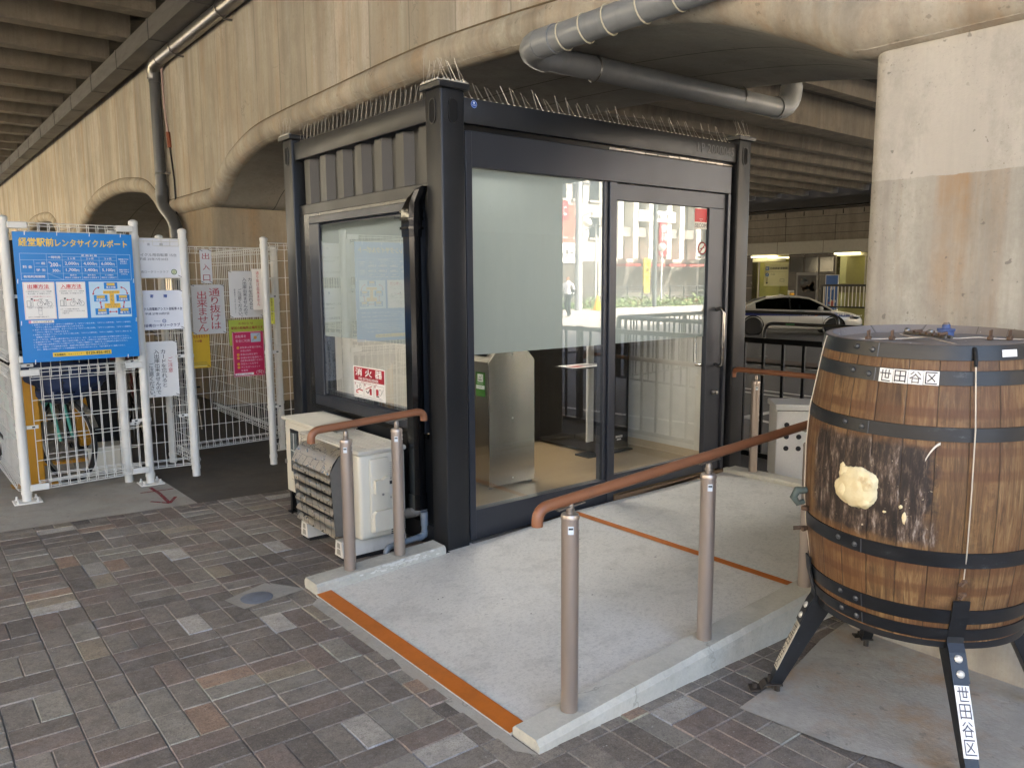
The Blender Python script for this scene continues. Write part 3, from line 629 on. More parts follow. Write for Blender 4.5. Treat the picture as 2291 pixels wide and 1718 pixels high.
for i in range(3):
    x0 = .010+i*.126; s.box('#8f8f90', x0, .008, .118, .088, .0018); s.rect('#a5172a', x0+.003, .083, .014, .012, 2); s.text(WH, str(i+1), x0+.006, .085, .007, .008, bold=.03)
    s.text('#77757a', "安全ピンを抜く" if i == 0 else "ホースを向ける" if i == 1 else "レバーを握る", x0+.012, .013, .09, .008)
s.line('#b01e2c', [(.03, .04), (.07, .055), (.115, .05)], .008); s.ring(BK, .085, .075, .012, .003); s.line(BK, [(.045, .062), (.045, .078)], .006); s.rect('#c0202c', .03, .028, .03, .007, 2)
s.rect('#b81d2c', .205, .03, .026, .042, 2); s.line(BK, [(.16, .05), (.185, .04), (.205, .062)], .006); s.line('#b01e2c', [(.155, .062), (.235, .088)], .005)
s.rect('#b81d2c', .285, .035, .028, .04, 2); s.line(BK, [(.29, .03), (.32, .028)], .007); s.ring('#6b6468', .335, .058, .018, .0025); s.line('#6b6468', [(.355, .05), (.372, .08)], .003); s.done()
st = child(kb, "round_sticker"); s = Sign(st, (.205, .0165, 2.418), lift=.0008); s.disc('#1c4fa0', .02, .02, .021); s.disc('#dfe6ee', .02, .027, .0065, 2, 8); s.text('#dfe6ee', "国際規格", .008, .012, .024, .006); s.ring('#dfe6ee', .02, .02, .0185, .0012); s.done()
st = child(kb, "stencil_number"); s = Sign(st, (2.13, .0165, 2.365), lift=.0008); s.text('#57585a', "LP 2000045", 0, .008, .42, .062, bold=.0, k=1); s.done()

# bird spikes on the kiosk roof edge
def spikes(p0, p1, n, label, h=(.085, .12)):
    p0, p1 = Vector(p0), Vector(p1); r_ = thing("bird_spikes", label, "bird spikes", p0, "bird spikes along the kiosk roof"); d = (p1-p0).normalized(); sd = Vector((0, 0, 1)).cross(d)
    m = MB(); L = (p1-p0).length
    m.add([p0+sd*.012, p0-sd*.012, p1-sd*.012, p1+sd*.012, p0+sd*.012+Vector((0,0,.005)), p0-sd*.012+Vector((0,0,.005)), p1-sd*.012+Vector((0,0,.005)), p1+sd*.012+Vector((0,0,.005))], [(0,3,2,1),(4,5,6,7),(0,1,5,4),(1,2,6,5),(2,3,7,6),(3,0,4,7)])
    k = 0
    while k < n:
        q = p0+d*(L*(k+.5)/n); m.box(q.x-.004, q.x+.004, q.y-.004, q.y+.004, q.z+.003, q.z+.014); k += 1
    m.build("base_strip", flat('#c9c3b4', .4), r_, 0)
    m = MB()
    for k in range(n):
        q = p0+d*(L*(k+.5)/n)
        for sg in ((1,) if k % 2 else (0,)):
            tip = q+Vector((0, 0, random.uniform(*h)))+d*(.042*(1 if (k+sg) % 2 else -1)*random.uniform(.9, 1.1))+sd*(sg*.03*random.uniform(.8, 1.1)); m.tube([q+Vector((0,0,.006)), tip], .0011, 4)
    m.build("wire_prongs", _SPK, r_, 0)
_SPK = _brushed("spike_wire", '#d9d2c4', .3, (1, 1, 1), .7)
spikes((.06, .17, 2.468), (.06, 1.88, 2.468), 60, "steel bird spikes along the corrugated side roof edge of the kiosk")
spikes((.18, .06, 2.468), (2.57, .06, 2.468), 56, "steel bird spikes along the roof edge above the sliding door", (.075, .115))
spikes((-.015, -.01, 2.526), (-.015, .15, 2.526), 6, "short bird spikes on the near kiosk post cap, facing the cage")
spikes((.0, -.015, 2.526), (.16, -.015, 2.526), 6, "short bird spikes on the near kiosk post cap, above the blue sticker")
spikes((-.01, Dp-.16, 2.526), (-.01, Dp+.01, 2.526), 6, "short bird spikes on the rear kiosk post cap nearest the cage")
spikes((W-.16, .02, 2.526), (W+.01, .02, 2.526), 7, "short bird spikes on the kiosk post cap nearest the big pier")

# inside the kiosk
ab = thing("ashtray_bin", "brushed stainless steel ashtray bin standing behind the glass", "ashtray", (.96, .83, .085))
m = MB(); pf = [(.766, .10), (1.162, .10), (1.162, .955), (1.075, 1.045), (.853, 1.045), (.766, .955)]
m.prism(pf, 'y', .622, .632); m.build("front_panel", M_SS, ab, 0)
m = MB(); m.prism([(a*(1) + (.004 if a < .9 else -.004), b) for a, b in pf], 'y', .633, 1.02); m.build("body", flat('#b3aea4', .3, .95, .04), ab, 0)
m = MB(); m.box(.80, .845, .70, .92, .99, 1.02, M=None); m.build("ash_slot", M_BLACK, ab, 0)
for fx in (.79, 1.14):
    for fy in (.65, 1.0):
        m = MB(); m.lathe([(.001, .085), (.016, .085), (.016, .091), (.007, .093), (.007, .102)], (fx, fy, 0), 12); m.build("foot", M_ZINC, ab)
m = MB()
for z in (1.0, .56, .14): m.lathe([(.006, 0), (.006, .002), (.001, .004)], (.966, .6225, z), 10, Matrix.Rotation(pi/2, 3, 'X'))
m.build("screws", flat('#e4e0d8', .3, .6), ab)
s = Sign(child(ab, "green_label"), (.7645, .77, .72), (0, -1, 0)); s.base('#4d8b34', .105, .165, .0005); s.rect(WH, .022, .10, .062, .052); s.line(BK, [(.035, .112), (.07, .112)], .006); s.line(BK, [(.04, .122), (.05, .14)], .003); s.line(BK, [(.055, .122), (.068, .145)], .003); s.rect(WH, .004, .05, .097, .026); s.text(BK, "火気厳禁", .03, .062, .045, .008); s.text(WH, "SMOKING", .02, .086, .065, .007); s.done()
am = thing("smoke_filter_machine", "tall glossy black smoke filter machine standing inside the kiosk", "air purifier", (2.2, 1.3, .085))
m = MB(); m.box(2.06, 2.44, .90, 1.80, .10, 1.95, .012); m.build("cabinet", M_SATBLK, am)
m = MB(); m.box(1.60, 2.06, 1.60, 1.72, .10, 1.95, .006); m.build("wing_panel", M_SATBLK, am)
m = MB(); m.box(1.93, 2.45, .86, 1.02, .086, .10, .003); m.build("base_plate", M_BLACK, am)
m = MB(); m.box(1.985, 2.055, .93, .95, .20, 1.9, .002); m.build("edge_trim", flat('#c8c5bd', .35), am)
s = Sign(child(am, "white_label"), (2.28, .8985, .20)); s.base('#dedbd4', .08, .018, .0005); s.text('#6a6868', "注意 高電圧", .01, .005, .06, .009, bold=0); s.base('#dedbd4', .05, .012, .0005, .015, -.02); s.done()
pp = thing("paper_notice", "white printed paper lying on a shelf behind the window", "notice", (1.8, .8, .84))
m = MB(); m.box(1.62, 2.05, .72, .93, .83, .8415); m.build("shelf", M_SATBLK, pp, 0)
s = Sign(child(pp, "sheet"), (1.66, .73, .8425), (1, 0, 0), (0, 1, 0)); s.base('#dedbd4', .3, .2, .0006); s.rect('#a34a44', .02, .03, .12, .09); s.rect('#7a7672', .16, .04, .12, .11); s.done()

# black pipe cover on the kiosk side
dc = thing("pipe_cover", "glossy black pipe cover running down the kiosk side to a grey pipe", "pipe cover", (-.05, .2, .2))
m = MB()
def rr(w_, d_, r=.02): return [(w_/2-r, -d_/2), (w_/2, -d_/2+r), (w_/2, d_/2-r), (w_/2-r, d_/2), (-w_/2+r, d_/2), (-w_/2, d_/2-r), (-w_/2, -d_/2+r), (-w_/2+r, -d_/2)]
m.loft([[Vector((-.035+b, .255+a, z)) for a, b in rr(.105, .075)] for z in (.22, 1.80)]); m.build("straight_cover", M_GLOSSBLK, dc, 40)
m = MB(); m.loft([[Vector((cx+b*sc, cy+a*sc, cz+dz*a)) for a, b in rr(.125, .09)] for cx, cy, cz, dz, sc in ((-.035, .255, 1.74, 0, .92), (-.037, .252, 1.80, -.1, .95), (-.040, .236, 1.90, -.35, 1.0), (-.022, .212, 1.965, -.4, .9), (-.004, .20, 1.985, -.4, .6))]); m.build("elbow_cover", M_GLOSSBLK, dc, 40)
m = MB()
for z in (1.78, 1.83, 1.87): m.loft([[Vector((-.035+b, .255+a, z+q)) for a, b in rr(.132, .098)] for q in (0, .014)])
m.build("joint_collar", M_GLOSSBLK, dc, 40)
m = MB(); m.loft([[Vector((-.035+b*1.05, .255+a*1.05, z)) for a, b in rr(.11, .08)] for z in (.20, .29)]); m.build("end_collar", M_GLOSSBLK, dc, 40)
m = MB(); m.sphere((-.035, .25, .19), .05, 8, (1, 1.1, .7)); m.build("putty", grimy("grey_putty", '#6b6a68', (.05, .05, .05), .5, .8, 30), dc)
m = MB(); m.tube([(-.05, .165, .19)] + arc((-.05, .165, .062), (-.05, .165, .105), (-.09, .163, .061), 6) + arc((-.31, .15, .052), (-.27, .151, .053), (-.31, .15, .01), 6) + [(-.31, .15, -.06)], .0165, 12); m.build("condensate_pipe", M_PVCB if 'M_PVCB' in globals() else grimy("blue_grey_pvc", '#66707a', (.06, .06, .06), .4, .35, 8), dc, 60)
m = MB(); m.tube([(-.05, .165, .20), (-.05, .165, .12)], .021, 12); m.tube([(-.05, .165, .09), (-.052, .165, .066), (-.075, .163, .06), (-.1, .16, .058)], .0205, 12); m.build("pipe_socket", grimy("blue_grey_pvc", '#66707a', (.06, .06, .06), .4, .35, 8), dc, 60)
m = MB(); m.tube([(-.05, .24, .185), (-.09, .32, .16), (-.12, .42, .17), (-.13, .5, .2)], .03, 12); m.build("ribbed_hose", flat('#5f5c58', .7), dc, 60)

# air conditioner outdoor unit
ac = thing("air_conditioner", "ivory outdoor air conditioner unit with shiny louvred wind guard", "air conditioner", (-.25, .6, .05))
m = MB(); m.box(-.385, -.09, .29, 1.06, .062, .555, .022, seg=3); m.build("body", M_BEIGE, ac, 50)
m = MB(); m.box(-.392, -.083, .283, 1.067, .545, .575, .012, seg=3)
for q in range(5): m.box(-.37+q*.058, -.325+q*.058, .32, 1.03, .574, .578, .0015)
m.build("top_cover", grimy("ac_top", '#bdb9ac', (.25, .23, .2), .4, .42, 5), ac, 40)
m = MB(); m.box(-.325, -.205, .272, .295, .10, .525, .012, seg=2); m.build("service_cover", M_BEIGE, ac, 40)
m = MB(); m.prism([(-.308, .405), (-.308, .33), (-.222, .33), (-.222, .42), (-.24, .42), (-.262, .405)], 'y', .245, .274); m.build("terminal_cover", M_BEIGE, ac, 30)
m = MB(); m.prism([(-.305, .23), (-.318, .215), (-.318, .115), (-.206, .115), (-.206, .23)], 'y', .245, .274); m.build("terminal_cover", M_BEIGE, ac, 30)
m = MB(); m.lathe([(.007, 0), (.007, .003), (.001, .004)], (-.25, .2715, .315), 10, Matrix.Rotation(pi/2, 3, 'X')); m.build("screw", M_ZINC, ac)
s = Sign(child(ac, "rating_label"), (-.2, .2885, .15)); s.text('#55524e', "室外機", .004, .24, .045, .012, bold=0)
for i in range(9): s.rect('#8b8780', .005, .335-i*.011, random.uniform(.03, .05), .0035, 1)
s.rect(BK, .002, .212, .03, .02); s.text(BK, "R32", .004, .13, .03, .012); s.rect('#cfcac0', .0, .15, .06, .05, 1); s.done()
m = MB()
for i in range(8): m.box(-.193, -.1, .2875, .292, .07+i*.011, .076+i*.011)
m.build("side_vents", M_BLACK, ac, 0)
gd = thing("wind_guard", "crinkled silver louvred wind guard wrapped in black netting", "wind guard", (-.5, .6, .1))
M_FOIL = NT("crinkled_bright_metal"); M_FOIL.col(lin('#cfc4b0')); M_FOIL.metal(.8); _n = M_FOIL.noise(14, 5, .6, M_FOIL.map((1, 1, 2))); M_FOIL.rough(M_FOIL.ramp(_n, [(.3, .22), (.7, .42)])); M_FOIL = M_FOIL.m
for yy in (.36, .862):
    m = MB(); m.prism([(-.39, .085), (-.505, .10), (-.525, .46), (-.47, .545), (-.39, .56)], 'y', yy-.002, yy+.002); m.build("side_plate", _brushed("guard_steel", '#8d8b87', .4, (4, 4, 4), .8), gd, 0)
m = MB(); m.loft([[Vector((a, y, b)) for y in (.362, .86)] for a, b in ((-.39, .565), (-.47, .550), (-.505, .508), (-.528, .455), (-.532, .45))], False, False); m.build("hood", M_FOIL, gd, 60)
for i in range(6):
    z = .42-i*.062; xo = -.524+i*.0035; m = MB()
    m.loft([[Vector((a, y, b)) for y in (.362, .5, .62, .74, .86)] for a, b in ((xo+.020, z+.012), (xo+.011, z+.009), (xo+.002, z+.001), (xo-.005, z-.012), (xo-.004, z-.019))], False, False); m.build("louvre", M_FOIL, gd, 60)
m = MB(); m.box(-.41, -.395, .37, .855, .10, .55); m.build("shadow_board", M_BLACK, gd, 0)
m = MB()
for i in range(7):
    y = .38+i*.075; pts = [(-.46+.0*z, y+random.uniform(-.006, .006), .56) , (-.535+random.uniform(-.008, 0), y+random.uniform(-.008, .008), .46)] + [(-.535+.004*k+random.uniform(-.01, .0), y+random.uniform(-.008, .008), .46-.06*k) for k in range(1, 7)]; m.tube(pts, .0009, 3)
for i in range(5):
    z = .52-i*.09; m.tube([(-.54+.0018*i+random.uniform(-.008, 0), .35+k*.05, z+random.uniform(-.006, .006)) for k in range(11)], .0009, 3)
for i in range(12):
    pts = [(-.50, .40+i*.04, .55)]; 
    for k in range(4): pts.append((pts[-1][0]+random.uniform(-.03, .03), pts[-1][1]+random.uniform(-.02, .03), pts[-1][2]+random.uniform(.0, .02)))
    m.tube(pts, .0008, 3)
m.build("bird_net", M_BLACK, gd, 0)
for i, (yy, lb) in enumerate(((.40, "white block under the near end of the air conditioner"), (.86, "white block under the far end of the air conditioner"))):
    bl = thing("mounting_block", lb, "support block", (-.28, yy, -.05), "blocks under the air conditioner")
    m = MB(); m.prism([(yy-.05, -.032), (yy+.05, -.032), (yy+.035, .058), (yy-.035, .058)], 'x', -.47, -.06); m.build("block", grimy("block_resin", '#c9c6bd', (.2, .18, .15), .4, .6, 8), bl, 20)
    m = MB(); m.prism([(yy-.022, -.02), (yy+.022, -.02), (yy+.016, .01), (yy-.016, .01)], 'x', -.4715, -.465); m.prism([(yy-.018, .018), (yy+.018, .018), (yy+.014, .046), (yy-.014, .046)], 'x', -.4715, -.465); m.build("end_hollow", flat('#8f8b82', .7), bl, 0)
    m = MB(); m.box(-.46, -.07, yy-.05, yy+.05, -.058, -.032); m.build("rubber_pad", M_RUBBER, bl, 0)
# electrical cabinet
ec = thing("electric_cabinet", "ivory metal electric cabinet with a small window beside the kiosk", "cabinet", (-.15, 1.25, .09))
m = MB(); m.box(-.30, -.02, 1.02, 1.50, .095, .572, .004); m.build("body", M_BEIGE, ec)
m = MB(); m.box(-.318, -.01, .998, 1.52, .582, .602, .004); m.box(-.297, -.02, 1.03, 1.49, .570, .584); m.build("lid", M_BEIGE, ec)
m = MB(); m.box(-.306, -.299, 1.285, 1.415, .24, .53, .003)
wn_ = m.build("meter_window", M_BLACK, ec); m = MB(); m.box(-.3085, -.306, 1.30, 1.40, .265, .51); m.build("pane", flat('#59605e', .08, 0), wn_, 0)
m = MB(); m.box(-.3095, -.3085, 1.347, 1.353, .27, .505); m.box(-.3095, -.3085, 1.305, 1.395, .385, .391); m.build("meter_marks", flat('#c9c7bf', .5), wn_, 0)
for xx, yy in ((-.28, 1.46), (-.28, 1.05), (-.06, 1.05), (-.06, 1.46)):
    m = MB(); m.box(xx-.015, xx+.015, yy-.015, yy+.015, -.05, .10); m.box(xx-.03, xx+.03, yy-.03, yy+.03, -.062, -.045); m.build("leg", M_BLACK, ec, 0)
m = MB(); m.box(-.312, -.300, 1.485, 1.505, .28, .31, .003); m.build("latch", M_ZINC, ec)

# ================================================================ kerbs and handrails
def kerb(label, pts_top, w_dir, width, zb):
    """pts_top: list of (x,y,z) along the inner top edge"""
    m = MB(); wd = Vector(w_dir)*width; b = .012; rings = []
    n_ = len(pts_top)-1; out = []
    for i in range(n_):  # subdivide for a slightly uneven hand-made edge
        A, B = Vector(pts_top[i]), Vector(pts_top[i+1]); N = max(2, int((B-A).length/.06))
        out += [A.lerp(B, k/N) for k in range(N)]
    out.append(Vector(pts_top[-1])); up = Vector((0, 0, 1)); wn2 = Vector(w_dir)
    for p in out:
        j = lambda a: Vector((random.uniform(-a, a),)*3)
        rings.append([Vector((p.x, p.y, zb)), p-up*b+j(.0006), p+wn2*b+j(.0006), p+wd-wn2*b*1.4+j(.0009), p+wd-up*b*1.6+j(.0009), p+wd-up*.045+wn2*.0, p+wd-up*.048-wn2*.004, p+wd-wn2*.004+Vector((0, 0, zb-p.z))])
    m.loft(rings); return m.build("kerb", M_KERB, smooth=30, label=label, cat="kerb")
kerb("long pale concrete kerb along the front of the ramp, beside the barrel", [(-.79, -1.555, .0), (.93, -1.555, .076), (2.53, -1.555, .082)], (0, -1, 0), .14, -.22)
kerb("short white-stained concrete kerb beside the air conditioner", [(-.795, -.022, .016), (-.03, -.022, .044)], (0, 1, 0), .15, -.15)
kerb("grey weathered kerb at the far end of the ramp under the metal box", [(2.53, .02, .074), (2.53, -1.54, .086)], (1, 0, 0), .15, -.25)
# efflorescence on the short kerb
m = MB()
for i in range(60):
    x = random.triangular(-.62, -.06, -.3); z = .004+.0455*(x+.8)*.9 + random.uniform(-.01, .018) ; r_ = random.uniform(.003, .013)
    m.add([(x+r_*1.6*cos(a)*random.uniform(.6, 1), -.0225-i*.00004, z-.01+r_*.6*sin(a)*random.uniform(.6, 1)) for a in [2*pi*k/8 for k in range(8)]], [tuple(range(8))])
m.build("lime_bloom", flat('#d4d1c8', .9), bpy.data.objects["kerb.001"], 0)

def bracket_post(parent, x, y, zb, zt, railz, tang, label=True):
    t_ = Vector(tang).normalized()
    m = MB(); m.lathe([(.001, zb), (.0305, zb), (.0305, zt-.004), (.0325, zt-.004), (.0325, zt+.004), (.029, zt+.012), (.001, zt+.014)], (x, y, 0), 28); po = m.build("post", M_POSTM, parent, 40)
    m = MB(); m.lathe([(.001, zt+.012), (.0135, zt+.012), (.0135, zt+.045), (.011, zt+.054), (.001, zt+.056)], (x, y, 0), 14); M3 = Matrix.Translation((x, y, 0))
    sd = Vector((0, 0, 1)).cross(t_)
    a = Vector((x, y, zt+.028)); m.tube([a-sd*.017, a+sd*.017], .0065, 10); m.box(-.007, .007, -.007, .007, 0, .03, .002, M=Matrix.Translation((x, y, railz-.047)))
    m.build("hinge", M_BRONZE, po, 40)
    m = MB(); c = Vector((x, y, railz-.0215)); q = [c+t_*s_*.062+sd*d_*.011+Vector((0, 0, k)) for s_ in (-1, 1) for d_ in (-1, 1) for k in (-.0045, 0)]
    m.add(q, [(0,1,3,2), (4,6,7,5), (0,4,5,1), (2,3,7,6), (1,5,7,3), (0,2,6,4)])
    for s_ in (-.05, .05): m.sphere(c+t_*s_+Vector((0, 0, -.005)), .005, 6)
    m.build("saddle_plate", M_BRONZE, po, 0)
    m = MB()
    d = Vector((.62, -.78, 0))
    for zz in (zt-.02, zt-.042):
        a = Vector((x, y, zz)) + d*.0300; m.sphere(a, .0042, 6)
    m.build("rivets", flat('#d8cfc4', .35, .3), po)
    if label:
        m = MB(); a0, a1 = radians(214), radians(250); rg = []
        for zz in (zt-.052, zt-.024): rg.append([Vector((x+.0309*cos(a0+(a1-a0)*k/6), y+.0309*sin(a0+(a1-a0)*k/6), zz)) for k in range(7)])
        m.loft(rg, False, False); m.build("maker_label", flat('#d3dbe0', .4), po, 0)
        m = MB(); rg = []
        for zz in (zt-.036, zt-.029): rg.append([Vector((x+.0313*cos(a0+.07+(a1-a0-.14)*k/6), y+.0313*sin(a0+.07+(a1-a0-.14)*k/6), zz)) for k in range(7)])
        m.loft(rg, False, False); m.build("label_print", flat('#30363c', .5), po, 0)
    return po
def handrail(label, path, posts, tang, loc):
    h = thing("handrail", label, "handrail", loc, "handrails around the ramp")
    m = MB(); m.tube(path, .0195, 18); g = m.build("grip", M_RAILP, h, 60)
    for p in posts: bracket_post(h, *p, tang)
    return h
ra = Vector((-.735, -1.622, .762)); rb = Vector((1.30, -1.622, .866)); td = (rb-ra).normalized()
handrail("long brown handrail on three bronze posts in front of the ramp", [ra+Vector((0, 0, -.058)), ra+Vector((0, 0, -.045))] + arc(ra+Vector((.0, 0, .0)), ra+Vector((0, 0, -.045)), ra+td*.05, 10) + [rb-td*.05] + arc(rb, rb-td*.05, rb+Vector((0, 0, -.045)), 8) + [rb+Vector((0, 0, -.058))],
         [(-.588, -1.622, .010, .706, .769), (.165, -1.622, .043, .722, .808), (.915, -1.622, .072, .742, .846)], td, (.28, -1.62, .0))
ra = Vector((-.765, .048, .774)); rb = Vector((-.112, .048, .803)); td = (rb-ra).normalized()
handrail("short brown handrail on two bronze posts beside the air conditioner", [ra+Vector((0, 0, -.060)), ra+Vector((0, 0, -.045))] + arc(ra, ra+Vector((0, 0, -.045)), ra+td*.05, 10) + [rb-td*.05] + arc(rb, rb-td*.05, rb+Vector((0, 0, -.04)), 8) + [rb+Vector((0, 0, -.052))],
         [(-.578, .048, .026, .697, .782), (-.283, .048, .039, .714, .795)], td, (-.43, .05, .0))
ra = Vector((2.612, .005, .826)); rb = Vector((2.612, -1.50, .835)); td = (rb-ra).normalized()
handrail("brown handrail at the far end of the ramp in front of the grey metal box", [ra+Vector((0, 0, -.060)), ra+Vector((0, 0, -.045))] + arc(ra, ra+Vector((0, 0, -.045)), ra+td*.05, 10) + [rb-td*.05] + arc(rb, rb-td*.05, rb+Vector((0, 0, -.04)), 8) + [rb+Vector((0, 0, -.052))],
         [(2.612, -.19, .072, .742, .829), (2.612, -1.2, .082, .750, .834)], td, (2.61, -.7, .09))
# ================================================================ whisky barrel on its iron stand
BX, BY = .546, -2.274; GZ = zg(BX)
def _barrel_wood():
    t = NT("aged_oak_staves"); x, y, z = t.xyz(); ang = t.math('ARCTAN2', y, x)
    idx = t.math('FLOOR', t.math('MULTIPLY', t.math('ADD', ang, pi), 26/(2*pi)))
    wn = t.new("ShaderNodeTexWhiteNoise", noise_dimensions='1D'); t.l.new(idx, wn.inputs["W"]); rnd = wn.outputs["Value"]
    cb = t.new("ShaderNodeCombineXYZ"); t.set(cb.inputs[0], t.math('MULTIPLY', ang, .38)); t.set(cb.inputs[1], t.math('MULTIPLY', rnd, 7.0)); t.set(cb.inputs[2], z); v = cb.outputs[0]
    g = t.noise(9, 8, .7, t.map((4.5, 1, .4), src=v), 1.6); g2 = t.noise(30, 5, .7, t.map((9, 1, .35), src=v)); blot = t.noise(5, 7, .7, v); big = t.noise(2.2, 5, .6, v)
    c = t.ramp(g, [(.30, lin('#382818')), (.5, lin('#765837')), (.70, lin('#9f8358'))])
    c = t.mix(t.math('MULTIPLY', rnd, .5), c, lin('#5e4222')); c = t.mix(t.ramp(g2, [(.32, .65), (.48, 0.0)]), c, lin('#2b1b0d')); c = t.mix(t.ramp(t.noise(3.2, 7, .75, t.map((2.2, 1, .5), (4, 2, 6), src=v)), [(.5, 0.0), (.68, .75)]), c, lin('#38261a'))
    c = t.mix(t.ramp(blot, [(.55, 0.0), (.75, .5)]), c, lin('#b08a5c')); c = t.mix(t.ramp(big, [(.42, 0.0), (.62, .6)]), c, lin('#664022'))
    c = t.mix(t.ramp(t.noise(12, 6, .75, t.map((3, 1, .5), src=v)), [(.66, 0.0), (.76, .45)]), c, lin('#a59a88'))
    # old label rectangles and red-brown bands next to the hoops
    for zc, hw in ((1.18, .02), (1.06, .018), (.985, .02), (.68, .03), (.60, .02), (.45, .025)):
        d = t.math('ABSOLUTE', t.math('SUBTRACT', z, zc)); f = t.ramp(t.math('DIVIDE', d, hw), [(.5, 1.0), (1.0, 0.0)])
        c = t.mix(t.math('MULTIPLY', f, t.ramp(blot, [(.35, .2), (.6, .75)])), c, lin('#56331a'))
    # stave joints
    fr = t.math('FRACT', t.math('MULTIPLY', t.math('ADD', ang, pi), 26/(2*pi)))
    c = t.mix(t.ramp(fr, [(0.0, .9), (.028, 0.0), (.975, 0.0), (1.0, .9)]), c, lin('#1a0f08'))
    # weathered bare patch: angle 144..207 degrees, z .70...1.02
    a2 = t.math('ABSOLUTE', t.math('SUBTRACT', t.math('FLOORED_MODULO', ang, 2*pi), radians(176))); az = t.math('ABSOLUTE', t.math('SUBTRACT', z, .855 + .064))
    nz = t.noise(11, 6, .7, v); dd = t.math('MAXIMUM', t.math('DIVIDE', a2, radians(35)), t.math('DIVIDE', az, .172))
    pf = t.ramp(t.math('ADD', dd, t.math('MULTIPLY', t.math('SUBTRACT', nz, .5), .55)), [(.86, 1.0), (1.0, 0.0)])
    gp = t.noise(14, 8, .75, t.map((2.6, 1, .55), src=v)); dk = t.ramp(gp, [(.34, lin('#0d0907')), (.48, lin('#2a1e17')), (.56, lin('#5a4a3e')), (.66, lin('#a3988c'))])
    dk = t.mix(t.ramp(t.noise(40, 4, .7, v), [(.66, 0.0), (.72, .9)]), dk, lin('#c9bca0'))
    c = t.mix(pf, c, dk)
    t.col(c); t.rough(t.ramp(g, [(.3, .62), (.7, .42)])); t.bump(t.math('ADD', t.math('ADD', g, g2), t.math('MULTIPLY', t.ramp(fr, [(0.0, 0.0), (.03, 1.0), (.97, 1.0), (1.0, 0.0)]), 3.0)), .4, .005); return t.m
M_OAK = _barrel_wood()
def _hoop():
    t = NT("black_painted_hoop"); a = t.noise(5, 8, .75, t.map((1, 1, 3))); b = t.noise(45, 4, .7)
    c = t.mix(t.ramp(a, [(.35, 0.0), (.7, 1.0)]), lin('#0f1114'), lin('#1d2024')); c = t.mix(t.math('MULTIPLY', t.ramp(a, [(.6, 0.0), (.75, .55)]), t.ramp(b, [(.4, 0.0), (.6, 1.0)])), c, lin('#8a8d90'))
    t.col(c); t.rough(t.ramp(a, [(.3, .3), (.7, .5)])); t.bump(b, .12, .003); return t.m
M_HOOP = _hoop()
def br(z):   # barrel radius at height
    t_ = (z-.80)/.5; return .395 - .052*min(1.1, abs(t_))**1.9
bl = thing("whisky_barrel", "old wooden whisky barrel with black hoops and a lump of cream foam on its side", "barrel", (BX, BY, GZ))
zz = [.335+.975*i/24 for i in range(25)]
m = MB(); m.lathe([(br(z), z) for z in zz], (BX, BY, 0), 104, cap=False)
m.build("staves", M_OAK, bl, 60)
rim_ = MB(); rim_.loft([[Vector((BX+r*cos(2*pi*k/72), BY+r*sin(2*pi*k/72), z)) for k in range(72)] for r, z in ((br(1.31)+.001, 1.309), (br(1.31)-.020, 1.312), (br(1.31)-.026, 1.282))], True, False)
m = MB(); m.lathe([(.001, 1.283), (.322, 1.283)], (BX, BY, 0), 64, cap=False); m.lathe([(.001, .35), (.33, .35)], (BX, BY, 0), 48, cap=False)
def _head():
    t = NT("grey_barrel_head"); x, y, z = t.xyz(); fr = t.math('FRACT', t.math('MULTIPLY', t.math('ADD', x, y), 7.0)); n = t.noise(8, 7, .7)
    c = t.mix(n, lin('#6d655f'), lin('#8a817a')); c = t.mix(t.ramp(fr, [(0, .8), (.03, 0.0), (1, 0.0)]), c, (.03, .025, .02)); c = t.mix(t.ramp(t.noise(40, 3, .6), [(.68, 0.0), (.74, .8)]), c, (.5, .48, .45)); t.col(c); t.rough(.75); t.bump(n, .2, .004); return t.m
M_HEAD = _head(); m.build("head", M_HEAD, bl, 0); rim_.build("rim", M_HEAD, bl, 60)
for z0, z1 in ((1.262, 1.3095), (1.186, 1.231), (1.013, 1.058), (.604, .656), (.404, .455), (.342, .385)):
    m = MB(); e = .0045; m.lathe([(br(z0)+.0005, z0), (br(z0)+e, z0+.001), (br((z0+z1)/2)+e, (z0+z1)/2), (br(z1)+e, z1-.001), (br(z1)+.0005, z1)], (BX, BY, 0), 96, cap=False); ho = m.build("hoop", M_HOOP, bl, 50)
    m = MB(); zc = (z0+z1)/2
    for a, dz in ((165, .004), (174.5, -.002)):
        a = radians(a); R3 = Matrix.Rotation(a, 3, 'Z') @ Matrix.Rotation(pi/2, 3, 'Y'); r_ = br(zc)+e; m.lathe([(.0095, 0), (.0088, .003), (.005, .0055), (.001, .0065)], (BX+r_*cos(a), BY+r_*sin(a), zc+dz), 10, R3)
    m.build("rivets", _brushed("worn_rivet", '#5b5d60', .35, (5, 5, 5), .6) if 'M_RVT' not in globals() else M_RVT, ho, 40)
    M_RVT = bpy.data.materials["worn_rivet"]
    m = MB(); a0, a1 = radians(177.5), radians(178.2); m.loft([[Vector((BX+(br(z)+e+.001+dr_)*cos(a_), BY+(br(z)+e+.001+dr_)*sin(a_), z)) for z in (z0+.002, zc, z1-.002)] for a_, dr_ in ((a0, 0), ((a0+a1)/2, .0015), (a1, 0))], False, False); m.build("lap_edge", M_RVT, ho, 0)
